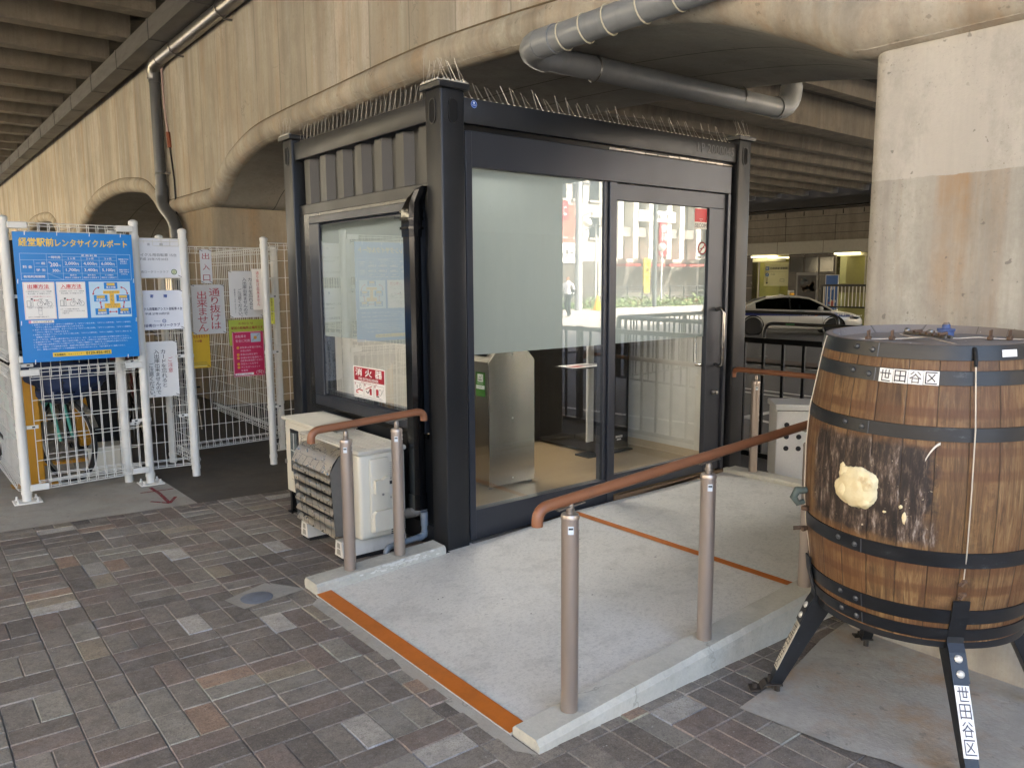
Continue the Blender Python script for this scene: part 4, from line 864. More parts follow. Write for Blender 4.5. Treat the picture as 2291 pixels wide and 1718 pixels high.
# foam lump
def blob(c, sx, sy, sz, n, seed, rot=0.0, amp=.12):
    random.seed(seed); bm = bmesh.new(); bmesh.ops.create_icosphere(bm, subdivisions=n, radius=1.0)
    from mathutils import noise as mn
    vs = []
    for v in bm.verts:
        p = v.co.copy(); k = 1 + amp*mn.noise(p*1.7+Vector((seed, 0, 0))) + amp*.5*mn.noise(p*4.2+Vector((0, seed, 0))) + amp*.22*mn.noise(p*10); vs.append(Vector((p.x*k*sx, p.y*k*sy, p.z*k*sz)))
    R = Matrix.Rotation(rot, 3, 'Z'); vs = [R @ v + Vector(c) for v in vs]; bm.verts.index_update(); fs = [[v.index for v in f.verts] for f in bm.faces]; bm.free(); return vs, fs
def _foam():
    t = NT("cream_foam"); a = t.noise(22, 6, .7); b = t.noise(9, 5, .6); c = t.mix(t.ramp(a, [(.4, 0.0), (.75, .6)]), lin('#e6d8ae'), lin('#c9ad74')); c = t.mix(t.ramp(b, [(.62, 0.0), (.72, .7)]), c, lin('#a0703a')); t.col(c); t.rough(.7); t.bump(a, .6, .006); return t.m
M_FOAM = _foam()
fa = radians(174.3); m = MB(); rr_ = .388
for (da, dz, s1, s2, s3, sd) in ((0, 0, .032, .070, .070, 3), (.035, .022, .028, .046, .046, 5), (-.04, -.012, .028, .05, .05, 8), (.02, -.030, .026, .046, .038, 9), (-.075, .056, .012, .013, .02, 11), (-.06, .04, .018, .026, .026, 12)):
    m.add(*blob((BX+rr_*cos(fa+da*2), BY+rr_*sin(fa+da*2), .824+dz), s1, s2, s3, 4, sd, fa, .15))
m.build("foam_lump", M_FOAM, bl, 70)
m = MB()
for a, z, s3 in ((-163.3, .755, .022), (-165.0, .79, .008), (170, .845, .006), (188, .765, .005)):
    a = radians(a); m.add(*blob((BX+.392*cos(a), BY+.392*sin(a), z), .006, .007, s3, 2, int(z*100), a, .3))
m.build("foam_scraps", M_FOAM, bl, 60)
m = MB(); pts = []
for k in range(7):
    a = radians(-150.5-.95*k); r_ = br(.98)+.004+.004*sin(k*.5); pts.append(Vector((BX+r_*cos(a), BY+r_*sin(a), 1.008-.0022*k-.0012*k*k)))
m.loft([[p+Vector((0, 0, .0045)), p-Vector((0, 0, .0045))] for p in pts], False, False); m.build("peeling_tape", flat('#dcd6c8', .5), bl, 0)
m = MB(); m.lathe([(.001, 1.284), (.026, 1.284), (.027, 1.302), (.030, 1.304), (.030, 1.311), (.014, 1.313), (.013, 1.326), (.001, 1.328)], (.735, -2.245, 0), 20); m.build("bung", flat('#4f6290', .6), bl, 30)
m = MB(); m.box(.735-.011, .735+.011, -2.245-.009, -2.245+.009, 1.310, 1.334, .003); m.build("bung_peg", flat('#8d7f72', .7), bl)
# four character plates on the second hoop, and a blank strip on the top hoop
def plate_on(parent, ang, z, w_, h_, ch, col=BK, r=None, tilt=0.0):
    a = radians(ang); r_ = (r or br(z))+.0055; N = Vector((cos(a), sin(a), 0)); U = Vector((-sin(a), cos(a), 0)); V = Vector((0, 0, 1))
    U2 = U*cos(tilt)+V*sin(tilt); V2 = V*cos(tilt)-U*sin(tilt)
    dr = (br(z+.02)-br(z-.02))/.04; V = (V + N*dr).normalized(); V2 = V*cos(tilt)-U*sin(tilt); U2 = U*cos(tilt)+V*sin(tilt); c = Vector((BX, BY, z))+N*(r_+.001); pe = child(parent, "name_plate"); s_ = Sign(pe, c-U2*w_/2-V2*h_/2, U2, V2); s_.base(WH, w_, h_, .0015)
    if ch: s_.text(col, ch, w_*.1, h_*.07, w_*.8, h_*.86, bold=.004)
    s_.done()
for k, (ch, cc) in enumerate((("世", BK), ("田", BK), ("谷", '#55504c'), ("区", '#2a2626'))): plate_on(bl, 183.6+6.85*k, 1.208, .0425, .044, ch, cc, tilt=-.02)
plate_on(bl, -119.5, 1.284, .05, .022, "")
# bend the whole barrel a little towards the path, as it stands in the photo
bl.rotation_euler = (radians(.85), radians(-1.95), 0); bl.location = (BX+.012, BY+.005, GZ)

sd_ = thing("barrel_stand", "black iron four-legged stand carrying the whisky barrel", "stand", (BX, BY, GZ))
m = MB(); m.lathe([(.334, .300), (.349, .300), (.349, .342), (.342, .342), (.334, .33), (.334, .300)], (BX, BY, 0), 80, cap=False); m.build("ring", M_HOOP, sd_, 40)
m = MB(); m.box(BX-.33, BX+.33, BY-.02, BY+.02, .305, .32); m.box(BX-.02, BX+.02, BY-.33, BY+.33, .303, .318); m.build("cross_bars", M_HOOP, sd_, 0)
for ai, (ang, spl) in enumerate(((135, .155), (45, .135), (-45, .15), (-136.5, .205))):
    a = radians(ang); R = Vector((cos(a), sin(a), 0)); T = Vector((-sin(a), cos(a), 0)); C0 = Vector((BX, BY, 0))
    top = C0 + R*.352 + Vector((0, 0, .345)); bot = C0 + R*(.352+spl) + Vector((0, 0, zg(BX+R.x*.5)+.045))
    D_ = (bot-top).normalized(); Nn = T.cross(D_).normalized(); Nn = Nn if Nn.dot(R) > 0 else -Nn
    m = MB(); rings = []
    for t_, wd_, dp_ in ((0, .026, .075), (.5, .023, .055), (1, .020, .04)):
        p = top.lerp(bot, t_); rings.append([p-T*wd_, p+T*wd_, p+T*wd_-Nn*dp_, p-T*wd_-Nn*dp_])
    m.loft(rings); lg = m.build("leg", M_HOOP, sd_, 0)
    # strap bolted over the leg and up the barrel side
    m = MB(); sp = [(br(.47)+.012, .478), (br(.43)+.011, .42), (.3555, .345), (.3575, .325)]
    pts = [C0+R*r_+Vector((0, 0, z)) for r_, z in sp] + [top.lerp(bot, q)+Nn*.0015 for q in (.12, .34)]
    m.loft([[p-T*.0255, p+T*.0255, p+T*.0255+R*.0055, p-T*.0255+R*.0055] for p in pts]); m.build("strap", M_HOOP, sd_, 0)
    m = MB()
    for q in (.17, .28):
        p = top.lerp(bot, q)+Nn*.005; Q = Nn.to_track_quat('Z', 'Y').to_matrix(); m.lathe([(.0125, 0), (.0125, .004), (.009, .0075), (.001, .009)], p, 14, Q)
    m.build("bolt_heads", flat('#d9d6cd', .35, .4), lg, 40)
    b = bot; gz = zg(b.x)+.005
    m = MB(); m.loft([[b+R*a_+T*w_-Vector((0, 0, h_)) for w_ in (-.026, .026)] + [b+R*a_+T*w_-Vector((0, 0, h_+.006)) for w_ in (.026, -.026)] for a_, h_ in ((-.045, .004), (.015, .004), (.03, .02), (.035, b.z-gz-.01), (.075, b.z-gz-.008))]); m.tube([b+R*.055+Vector((0, 0, gz-b.z)), b+R*.055+Vector((0, 0, gz-b.z+.025))], .010, 6); m.tube([b+Vector((0, 0, -.02)), b+Vector((0, 0, .022))], .008, 6); m.tube([b-R*.03+Vector((0,0,gz-b.z)), b-R*.03+Vector((0,0,0))], .012, 6); m.build("foot_bracket", grimy("rusty_iron", '#3d3833', (.16, .1, .06), .6, .6, 20, .4), lg, 0)
    if ang in (135, -136.5):
        pe = child(sd_, "name_plate"); V_ = -D_; U_ = T if T.cross(V_).dot(Nn) > 0 else -T; L_ = (bot-top).length; w_ = .044
        q0 = top.lerp(bot, .36)+Nn*.0025; h_ = L_*.50; o = q0 - V_*h_ - U_*w_/2; s_ = Sign(pe, o, U_, V_); s_.base(WH if ang < 0 else '#d5cdbb', w_, h_, .0015)
        for k, ch in enumerate("世田谷区"): s_.text('#4b4a55' if ang < 0 else '#332e2c', ch, .005, h_*(1-(k+1)*.245)+.004, w_-.010, h_*.215, bold=0)
        s_.done()
# steel cables holding the lid down
def cable(label, pts, clamps=()):
    c_ = thing("steel_cable", label, "cable", pts[0], "steel cables over the barrel"); m = MB(); m.tube(pts, .0022, 7); m.build("wire", flat('#cfc4b2', .45, .2), c_, 60)
    for p in clamps:
        p = Vector(p); m = MB(); m.box(p.x-.012, p.x+.012, p.y-.008, p.y+.008, p.z-.006, p.z+.008, .003); m.tube([p+Vector((.006, 0, 0)), p+Vector((.006, 0, .03))], .0035, 6); m.tube([p+Vector((-.006, 0, 0)), p+Vector((-.006, 0, .028))], .0035, 6); m.build("wire_clamp", _RUST, c_)
    return c_
_RUST = grimy("rusty_clamp", '#6a5443', (.1, .05, .025), .7, .6, 30, .4)
CT = Vector((BX-.06, BY-.012, 1.298)); top_r = br(1.3)+.004
def pol(r, a, z):   # follows the barrel's slight lean
    q = .0365*(z+.08)*max(0, min(1, (z-.45)/.3)); return Vector((BX+.012-.92*q+r*cos(radians(a)), BY+.005-.39*q+r*sin(radians(a)), z))
c4 = cable("pale steel cable running down the barrel side to the front leg strap", [CT, pol(.2, -137, 1.29), pol(.318, -137, 1.288), pol(.349, -137, 1.287), pol(.364, -137, 1.255), pol(.372, -137, 1.2), pol(.397, -137, 1.04), pol(.403, -137, .85), pol(.404, -137, .7), pol(.404, -137, .63), pol(.396, -137, .55), pol(.378, -137, .465)])
m = MB(); m.tube([pol(.335, -137, 1.288), pol(.352, -137, 1.287), pol(.3635, -137, 1.262), pol(.3675, -137, 1.232)], .006, 8); m.build("rubber_sleeve", M_RUBBER, c4, 60)
for zz_ in (.545, .50):
    m = MB(); p = pol(.392, -137, zz_); m.box(p.x-.010, p.x+.010, p.y-.012, p.y+.012, p.z-.007, p.z+.007, .003); m.tube([p, p+Vector((-.022, .004, -.012))], .0035, 6); m.tube([p+Vector((0, -.008, 0)), p+Vector((-.022, -.004, -.012))], .0035, 6); m.build("wire_clamp", _RUST, c4)
c1 = cable("pale steel cable on the barrel lid leading down the ramp side of the barrel", [CT, pol(.12, 135, 1.29), pol(.22, 135, 1.29), pol(.318, 134, 1.289), pol(.35, 134, 1.30), pol(.362, 134, 1.25), pol(.397, 133, 1.04), pol(.405, 133, .9), pol(.404, 133, .72), pol(.396, 133, .6), pol(.378, 134, .48)], [pol(.13, 135, 1.292), pol(.21, 135, 1.292)])
m = MB(); p = pol(.408, 136, .70); m.tube([p+Vector((.01, 0, .03)), p+Vector((-.02, .02, .03)), p+Vector((-.028, .028, .005)), p+Vector((-.012, .02, -.02)), p+Vector((.01, .01, -.015))], [.012, .016, .014, .011, .010], 8); m.build("green_hook", grimy("patina_hook", '#55605a', (.08, .08, .07), .4, .6, 25), c1, 60)
m = MB(); p = pol(.405, 137, .585); m.box(p.x-.02, p.x+.012, p.y-.006, p.y+.006, p.z-.008, p.z+.008, .003); m.tube([p, p+Vector((-.045, .02, .002))], .0035, 6); m.tube([p+Vector((0,0,.008)), p+Vector((-.045, .02, .01))], .0035, 6); p2 = pol(.405, 137, .665); m.box(p2.x-.014, p2.x+.012, p2.y-.012, p2.y+.012, p2.z-.008, p2.z+.008, .003); m.build("wire_clamp", _RUST, c1)
cable("looped steel cable on the far side of the barrel lid", [CT, pol(.10, -30, 1.29), pol(.17, -38, 1.295), pol(.22, -45, 1.291), pol(.318, -45, 1.289), pol(.35, -45, 1.30), pol(.362, -45, 1.25), pol(.39, -45, .8), pol(.375, -45, .48)], [pol(.20, -43, 1.292), pol(.26, -45, 1.292)])
cable("dark steel cable at the back of the barrel lid", [CT, pol(.1, 60, 1.29), pol(.2, 50, 1.29), pol(.318, 45, 1.289), pol(.35, 45, 1.30), pol(.362, 45, 1.25), pol(.39, 45, .8), pol(.375, 45, .48)], [])
tb = thing("turnbuckle", "rusty turnbuckle joining the cables on the barrel lid", "turnbuckle", CT)
m = MB(); q = [CT+Vector((.05, .09, .008)), CT+Vector((.02, .04, .010)), CT+Vector((-.03, -.03, .010)), CT+Vector((-.07, -.10, .008))]
m.tube([v+Vector((.008, -.006, 0)) for v in q], .006, 8); m.tube([v-Vector((.008, -.006, 0)) for v in q], .006, 8); m.build("body", grimy("grey_turnbuckle", '#6d675f', (.1, .06, .03), .6, .5, 20, .6), tb)
m = MB()
for k in range(6): p = CT+Vector((.04-.022*k, .07-.03*k, .012+.004*(k % 2))); m.tube([p+Vector((-.012, .008, 0)), p+Vector((.014, -.008, .004))], .0055, 7)
m.build("clamps", _RUST, tb); m = MB(); p = CT+Vector((.05, .09, .016)); m.sphere(p, .012, 7); m.sphere(CT+Vector((-.02, -.02, .02)), .010, 7); m.build("bolts", M_ZINC, tb)
# ================================================================ white mesh cage for rental bicycles
random.seed(21)
def mesh_panel(parent, p0, p1, z0, z1, pitch=.060, hp=.142, side=1, curl=True, name="mesh_panel"):
    """wire panel from p0 to p1 (x,y); rolled top and bottom edges; side = which way the rolls bulge"""
    p0, p1 = Vector((*p0, 0)), Vector((*p1, 0)); d = (p1-p0); L = d.length; d.normalize(); n = Vector((-d.y, d.x, 0))*side; r = .0028; m = MB()
    nv = max(2, int(round(L/pitch))); b = .048
    for i in range(nv+1):
        q = p0+d*(L*i/nv); Z = lambda z, o=0: q+n*o+Vector((0, 0, z))
        path = [Z(z0+b*1.25), Z(z0+b*1.2, b*.8), Z(z0+b*.5, b*1.05), Z(z0+.004, b*.75), Z(z0), Z(z1), Z(z1-.004, b*.75), Z(z1-b*.5, b*1.05), Z(z1-b*1.2, b*.8), Z(z1-b*1.25)] if curl else [Z(z0), Z(z1+.045)]
        m.tube(path, r, 5)
    hz = [(0, z0), (b*.75, z0+.004), (b*1.05, z0+b*.5), (b*.8, z0+b*1.2), (0, z1), (b*.75, z1-.004), (b*1.05, z1-b*.5), (b*.8, z1-b*1.2)] if curl else [(0, z0), (0, z1)]
    k = z0+b*1.25
    while k < z1-b*.8: hz.append((r, k)); k += hp
    for o, z in hz: m.tube([p0+n*o+Vector((0, 0, z)), p1+n*o+Vector((0, 0, z))], r, 5)
    return m.build(name, M_WHITE, parent, 60)
def fpost(parent, x, y, h=1.93, base=False, bands=(.45, .93, 1.40), r=.030, dirs=((1, 0),)):
    g = zg(x)+.004; m = MB(); m.lathe([(.001, g), (r, g), (r, g+h), (r+.0025, g+h), (r+.0025, g+h+.022), (r*.5, g+h+.034), (.001, g+h+.036)], (x, y, 0), 22); po = m.build("post", M_WHITE, parent, 40)
    for b in tuple(bands)+(.07, 1.86):
        m = MB(); m.lathe([(r+.001, g+b-.014), (r+.004, g+b-.013), (r+.004, g+b+.013), (r+.001, g+b+.014)], (x, y, 0), 20, cap=False)
        if b not in bands: m.build("clamp_band", M_WHITE, po, 40); continue
        for dx, dy in dirs: m.add([Vector((x, y, g+b)) + Vector((dx*a, dy*a, 0)) + Vector((-dy*c, dx*c, 0)) + Vector((0, 0, e)) for a in (r, .105) for c in (-.003, .003) for e in (-.012, .012)], [(0,1,3,2), (4,6,7,5), (0,4,5,1), (2,3,7,6), (1,5,7,3), (0,2,6,4)])
        m.build("clamp_band", M_WHITE, po, 40)
    m = MB()
    for b in bands:
        for dx, dy in dirs: m.box(x+dx*.075-.009, x+dx*.075+.009, y+dy*.075-.006, y+dy*.075+.006, g+b-.005, g+b+.005)
    m.build("clamp_slots", flat('#2b2826', .6), po, 0)
    if base:
        m = MB(); m.box(x-.085, x+.085, y-.075, y+.075, g-.003, g+.009, .003)
        for a in (-.058, .058):
            for c in (-.05, .05): m.tube([(x+a, y+c, g+.009), (x+a, y+c, g+.018)], .0125, 6); m.tube([(x+a, y+c, g+.018), (x+a, y+c, g+.036)], .0065, 8)
        m.build("base_plate", M_WHITE, po, 40)
    return po
cf = thing("cage_fence", "white wire mesh cage front with the blue price board on it", "fence", (-1.27, 2.76, 0))
fpost(cf, -1.682, 2.725, 1.925, True, (.52, .95, 1.42)); fpost(cf, -.86, 2.80, 1.955, True, (.50, .95, 1.44), dirs=((-1, -.09),))
pa, pb = (-1.655, 2.735), (-.885, 2.805)
mesh_panel(cf, (-1.60, 2.74), (-.93, 2.80), .965, 1.905, side=-1); mesh_panel(cf, (-1.60, 2.74), (-.93, 2.80), .065, .915, side=-1)
for z in (.09, .89, .985, 1.885):
    for xa, xb, ya, yb in ((-1.66, -1.545, 2.715, 2.745), (-.99, -.875, 2.775, 2.80)): m = MB(); m.box(xa, xb, ya-.03, ya-.008, z-.022, z+.022, .004); m.build("corner_bracket", M_WHITE, cf, 30)
sf = thing("cage_fence", "white wire mesh cage side running back from the blue price board", "fence", (-1.68, 4.2, 0))
mesh_panel(sf, (-1.685, 2.78), (-1.72, 4.75), .965, 1.905, side=1); mesh_panel(sf, (-1.685, 2.78), (-1.72, 4.75), .06, .915, side=1); fpost(sf, -1.72, 4.82, 1.93)
mesh_panel(sf, (-1.72, 4.88), (-1.76, 6.8), .06, 1.905, side=1)
ef = thing("entrance_fence", "white wire mesh fence left of the cage entrance with donation boards on it", "fence", (-.75, 2.9, 0))
fpost(ef, -.98, 2.95, 1.88, False, (.45, .93, 1.40)); fpost(ef, -.498, 2.87, 1.92, False, (.50, .97, 1.44), dirs=((-1, .1),)); fpost(ef, -.506, 3.487, 1.90, False, dirs=((0, -1),))
mesh_panel(ef, (-1.5, 2.97), (-1.01, 2.955), .06, 1.83, side=-1); mesh_panel(ef, (-.95, 2.95), (-.53, 2.88), .05, 1.83, side=-1); mesh_panel(ef, (-.50, 2.90), (-.505, 3.46), .05, 1.83, side=-1)
gf = thing("entrance_fence", "white wire mesh panel at the back of the cage entrance with notices on it", "fence", (0, 3.5, 0))
mesh_panel(gf, (-.46, 3.49), (.45, 3.51), .04, 1.80, side=-1)
xf = thing("entrance_fence", "white wire mesh fence right of the cage entrance beside the kiosk", "fence", (.4, 3.1, 0))
fpost(xf, .169, 2.933, 1.90, False, (.50, .97, 1.44), dirs=((1, 0),)); fpost(xf, .487, 3.51, 1.86, False, (.45, .93, 1.40), dirs=((-1, 0),))
mesh_panel(xf, (.20, 2.94), (1.7, 2.98), .05, 1.82, side=-1, pitch=.075)
mesh_panel(xf, (.49, 3.54), (.52, 5.6), .05, 1.82, side=-1)
# ---- boards and notices
def sign_thing(name, label, O, U=(1, 0, 0), V=(0, 0, 1), cat="sign", group=None):
    t = thing(name, label, cat, O, group); return t, Sign(t, O, U, V)
def ties(s, w, h, col=BK):
    for x, y in ((.012, h-.008), (w-.012, h-.008), (.012, .008), (w-.012, .008)): s.line(col, [(x-.014, y+.010), (x+.012, y-.004)], .004, 4, kind='wire_ties')
BL = '#0a80cf'; YL = '#f3cf4b'; LB = '#bcdcf2'
t, s = sign_thing("price_board", "large blue rental cycle price board on the cage front", (-1.640, 2.665, .962), (1, .02, 0)); bw, bh = .735, .878
s.base(BL, bw, bh, .004)
s.text(YL, "経堂駅前", .032, .783, .205, .056, bold=.03); s.text(YL, "レンタサイクルポート", .248, .785, .452, .050, bold=.03)
# price table
tx0, tx1 = .032, .715; ty = (.745, .700, .655, .615, .562); cxs = (.032, .115, .185, .275, .390, .505, .620, .715)
s.line(LB, [(tx0, .735), (tx1, .735)], .002); s.line(LB, [(tx0, .558), (tx1, .558)], .002); s.line(LB, [(tx0, .735), (tx0, .558)], .002); s.line(LB, [(tx1, .735), (tx1, .558)], .002)
for x in (.188, .282): s.line(LB, [(x, .735), (x, .558)], .0016)
for x in (.398, .512): s.line(LB, [(x, .716), (x, .558)], .0016)
s.line(LB, [(.625, .735), (.625, .558)], .0016); s.line(LB, [(.112, .690), (.112, .602)], .0016)
s.line(LB, [(.282, .716), (.625, .716)], .0016); s.line(LB, [(.032, .692), (.188, .692)], .0016); s.line(LB, [(.188, .692), (.625, .692)], .0016); s.line(LB, [(.112, .647), (.188, .647)], .0016); s.line(LB, [(.282, .647), (.625, .647)], .0016); s.line(LB, [(.032, .602), (.625, .602)], .0016); s.line(LB, [(.188, .602), (.282, .558)], .0016)
for b, x, y, w_, h_ in (("一時利用", .198, .702, .072, .018), ("定 期 利 用", .400, .719, .098, .013), ("１ヶ月", .315, .697, .045, .014), ("２ヶ月", .430, .697, .045, .014), ("３ヶ月", .545, .697, .045, .014), ("料 金", .045, .636, .055, .019), ("一 般", .122, .661, .056, .017), ("学 生", .122, .616, .056, .017), ("有効利用期間", .045, .572, .125, .017),
    ("1回", .196, .672, .014, .009), ("200", .206, .648, .048, .026), ("円", .258, .648, .012, .011), ("300", .218, .612, .036, .019), ("円", .256, .612, .009, .009), ("2,000", .296, .657, .066, .024), ("4,000", .411, .657, .066, .024), ("6,000", .524, .657, .066, .024), ("1,700", .300, .613, .062, .023), ("3,400", .413, .613, .066, .023), ("5,100", .526, .613, .066, .023),
    ("円", .364, .657, .017, .016), ("円", .479, .657, .017, .016), ("円", .592, .657, .017, .016), ("円", .364, .613, .017, .016), ("円", .479, .613, .017, .016), ("円", .592, .613, .017, .016),
    ("翌月の", .322, .585, .04, .010), ("同日の１日前まで", .292, .568, .097, .010), ("翌々月の", .432, .585, .05, .010), ("同日の１日前まで", .406, .568, .097, .010), ("３ヶ月後の", .542, .585, .055, .010), ("同日の１日前まで", .520, .568, .097, .010),
    ("障害者の方は", .638, .697, .065, .010), ("別料金と", .648, .682, .045, .010), ("なります。", .646, .667, .048, .010), ("管理人室まで", .638, .622, .065, .010), ("お問い合わせ", .638, .607, .065, .010), ("ください。", .648, .592, .045, .010)):
    s.text(WH, b, x, y, w_, h_, bold=.02)
# how-to panels
for k, (x, ttl) in enumerate(((.034, "出庫方法"), (.232, "入庫方法"))):
    pw_ = .188 if k == 0 else .180; s.rect(WH, x, .292, pw_, .252, 1); s.box('#cfd8e2' if k else '#d9a9a4', x+.004, .296, pw_-.008, .244, .0016, 2); s.text('#cc2a30', ttl, x+.028, .500, .125, .028, bold=.02); s.rect('#cc2a30', x+.024, .494, .134, .0022, 2)
    s.text(BK, "①自転車を出口ゲートの「自転車" if k == 0 else "①自転車を入口ゲートの「自転車", x+.016, .476, .152, .009, bold=.01); s.text(BK, "停止位置」まで移動させます。", x+.026, .461, .138, .009, bold=.01)
    if k == 0: s.text('#b5343c', "ゲートと自転車を離してください。", x+.018, .442, .150, .008)
    by = .385; s.line('#8f9096', [(x+.012, by-.006), (x+pw_-.012, by-.006)], .0014)
    s.box(BK, x+.018, by-.005, .018, .038, .0018); s.box(BK, x+.042, by-.005, .010, .054, .0018); s.rect(BK, x+.042, by+.040, .010, .009, 2); s.arrow('#c2333b', [(x+.088, by+.036), (x+.062, by+.036)], .004)
    for cx in (.092, .150): s.ring(BK, x+cx, by+.010, .0155, .0016)
    s.line(BK, [(x+.092, by+.010), (x+.104, by+.034), (x+.100, by+.042), (x+.110, by+.044)], .0018); s.line(BK, [(x+.106, by+.030), (x+.122, by+.008), (x+.150, by+.010), (x+.136, by+.032), (x+.122, by+.008)], .0018); s.line(BK, [(x+.128, by+.036), (x+.142, by+.036)], .0034); s.disc(BK, x+.122, by+.008, .004, 2, 10); s.box(BK, x+.088, by+.036, .012, .009, .0012)
    if k == 0:
        s.text(BK, "②会員カードを認証機にタッチします。", x+.018, .366, .152, .009, bold=.01); s.box('#8f8f93', x+.082, .322, .020, .034, .0016); s.ring('#8f8f93', x+.092, .358, .011, .0016); s.text(BK, "③ゲートが自動で開きます。", x+.018, .304, .125, .009, bold=.01)
    else:
        s.text(BK, "②ゲートが自動で開きます。", x+.014, .352, .118, .009, bold=.01); s.text(BK, "入庫時は会員カードのタッチは", x+.024, .338, .140, .009, bold=.01); s.text(BK, "不要です。", x+.024, .324, .045, .009, bold=.01)
# port map
mx, my = .434, .292; s.rect('#c4dff0', mx, my, .268, .252, 1); s.rect('#f0bf45', mx+.088, my+.166, .108, .022, 2); s.rect('#f0bf45', mx+.128, my+.09, .030, .08, 2); s.rect('#f0bf45', mx+.092, my+.064, .104, .034, 2)
s.text('#5c7a86', "どこのポート", mx+.094, my+.171, .096, .012, bold=.01); s.text('#5c7a86', "貸出・返却", mx+.104, my+.083, .08, .011, bold=.01); s.text('#5c7a86', "できます", mx+.112, my+.068, .062, .011, bold=.01); s.vtext('#5c7a86', "でも", mx+.143, my+.158, .022, 1.05)
for x, y, b, cc in ((.096, .200, "桜上水南", BL), (.026, .112, "経堂駅前", '#2c93d8'), (.172, .112, "三軒中央", BL), (.030, .018, "桜新町", BL), (.176, .018, "等々力", BL)):
    s.rect(cc, mx+x, my+y, .088, .046, 2); s.rect('#ecc862', mx+x+.018, my+y+.024, .052, .018, 3); s.text('#8a7440', "がやリン", mx+x+.024, my+y+.028, .040, .010, k=4, bold=.0); s.text(WH, b, mx+x+.014, my+y+.005, .060, .015, bold=.03)
AR = '#c0394a'; s.arrow(AR, [(mx+.024+.038*(1-cos(a)), my+.168+.042*sin(a)) for a in (0, .5, 1.0, 1.5)], .005, both=True); s.arrow(AR, [(mx+.246-.038*(1-cos(a)), my+.168+.042*sin(a)) for a in (0, .5, 1.0, 1.5)], .005, both=True); s.arrow(AR, [(mx+.066, my+.105), (mx+.070, my+.072)], .005, both=True); s.arrow(AR, [(mx+.222, my+.105), (mx+.216, my+.072)], .005, both=True); s.arrow(AR, [(mx+.126, my+.038), (mx+.166, my+.038)], .005, both=True)
# rules
s.rect(WH, .052, .266, .150, .019, 1); s.rect('#e59ab0', .052, .266, .014, .019, 2); s.text(BK, "利用上の注意事項", .078, .270, .112, .011, bold=.01)
RL = ["1. 会員カードで本ポート（がやリン経堂駅前）と「がやリン桜上水南」「がやリン三軒中央」「がやリン桜新町」", "   「がやリン等々力」の自転車を借りることができます。", "2. 本ポートで借りた自転車は、本ポートもしくは「がやリン桜上水南」「がやリン三軒中央」「がやリン桜新町」", "   「がやリン等々力」で返却できます。", "3. 会員カードは本ポートもしくは「がやリン桜上水南」「がやリン三軒中央」「がやリン桜新町」「がやリン等々力」の", "   管理室で発行します。", "4. ポート内では、自転車に鍵を掛けないでください。また、ポート外では自転車に必ず鍵をお掛けください。", "5. 定期利用の方でも、５日間に一度はご返却をお願いします。ご返却のない場合は連絡させていただくことがあります。", "6. ご利用の前に自転車のサドルの高さやブレーキ等をご確認の上、機能にあった自転車をお選びください。", "7. 万一、会員カードや自転車の紛失、破損の際は管理人室までお知らせください。", "   また、管理人が不在時にゲートや精算機等にトラブルがありましたら、下記の番号までご連絡ください。"]
for i, b in enumerate(RL): s.text('#d6e6f4', b.strip(), .07 + (.018 if b.startswith("   ") else 0), .250-.0168*i, min(.62, .0118*len(b.strip())), .0098, bold=.015)
s.rect(YL, .178, .030, .370, .030, 1); s.text(BK, "緊急連絡先", .188, .037, .068, .014, bold=.02); s.text(BK, "サポートセンター", .272, .038, .10, .012, bold=.01); s.text(BK, "0120-456-402", .384, .036, .155, .019, bold=.02)
for x, y in ((.07, .872), (.26, .873), (.46, .873), (.66, .873), (.07, .004), (.655, .006), (.008, .55), (.008, .27), (.727, .55), (.727, .27)): s.line(WH, [(x, y-.014), (x+.002, y+.012)], .005, 4, kind='cable_ties')
s.done(.3)
t, s = sign_thing("donation_board", "white donation board with grey lettering and a round green emblem", (-1.12, 2.890, 1.533), (1, -.05, 0), group="white boards left of the cage entrance")
s.base('#e6e6e8', .60, .295, .003); s.text('#75767a', "寄", .365, .240, .020, .020, bold=0); s.text('#75767a', "贈", .452, .240, .022, .020, bold=0); s.text('#6f7074', "レンタサイクル用自転車 15台", .205, .160, .365, .024, bold=0, fit=True); s.text('#6f7074', "平成 25年7月30日", .300, .130, .205, .020, bold=0); s.text('#7b7b80', "世田谷南ロータリークラブ", .245, .036, .260, .018, bold=0)
s.disc('#55733a', .545, .044, .021, 2); s.disc('#e3e2d4', .545, .044, .015, 3); s.disc('#9caa58', .545, .044, .011, 4); s.ring('#e8e8da', .545, .044, .006, .002, 5); ties(s, .60, .295); s.done()
t, s = sign_thing("donation_board", "white donation board with blue lettering, below the grey lettered board", (-1.13, 2.893, 1.138), (1, -.05, 0), group="white boards left of the cage entrance")
s.base('#e8e9ee', .61, .300, .003); BB = '#2c4f9a'; s.text(BB, "寄", .372, .244, .024, .025, bold=.03); s.text(BB, "贈", .468, .244, .025, .025, bold=.03); s.text('#3f4a66', "レンタサイクル用電動アシスト自転車４台", .225, .148, .372, .022, bold=.02); s.text('#3f4a66', "平成 27年10月7日", .330, .114, .170, .018, bold=.02); s.text('#6d83a8', "Rotary", .392, .060, .042, .012, bold=0); s.ring('#4a69a4', .462, .066, .012, .004, 3); s.ring('#4a69a4', .462, .066, .005, .002, 3); s.text('#1f2f6a', "世田谷南ロータリークラブ", .275, .022, .300, .024, bold=.03); ties(s, .61, .30); s.done()
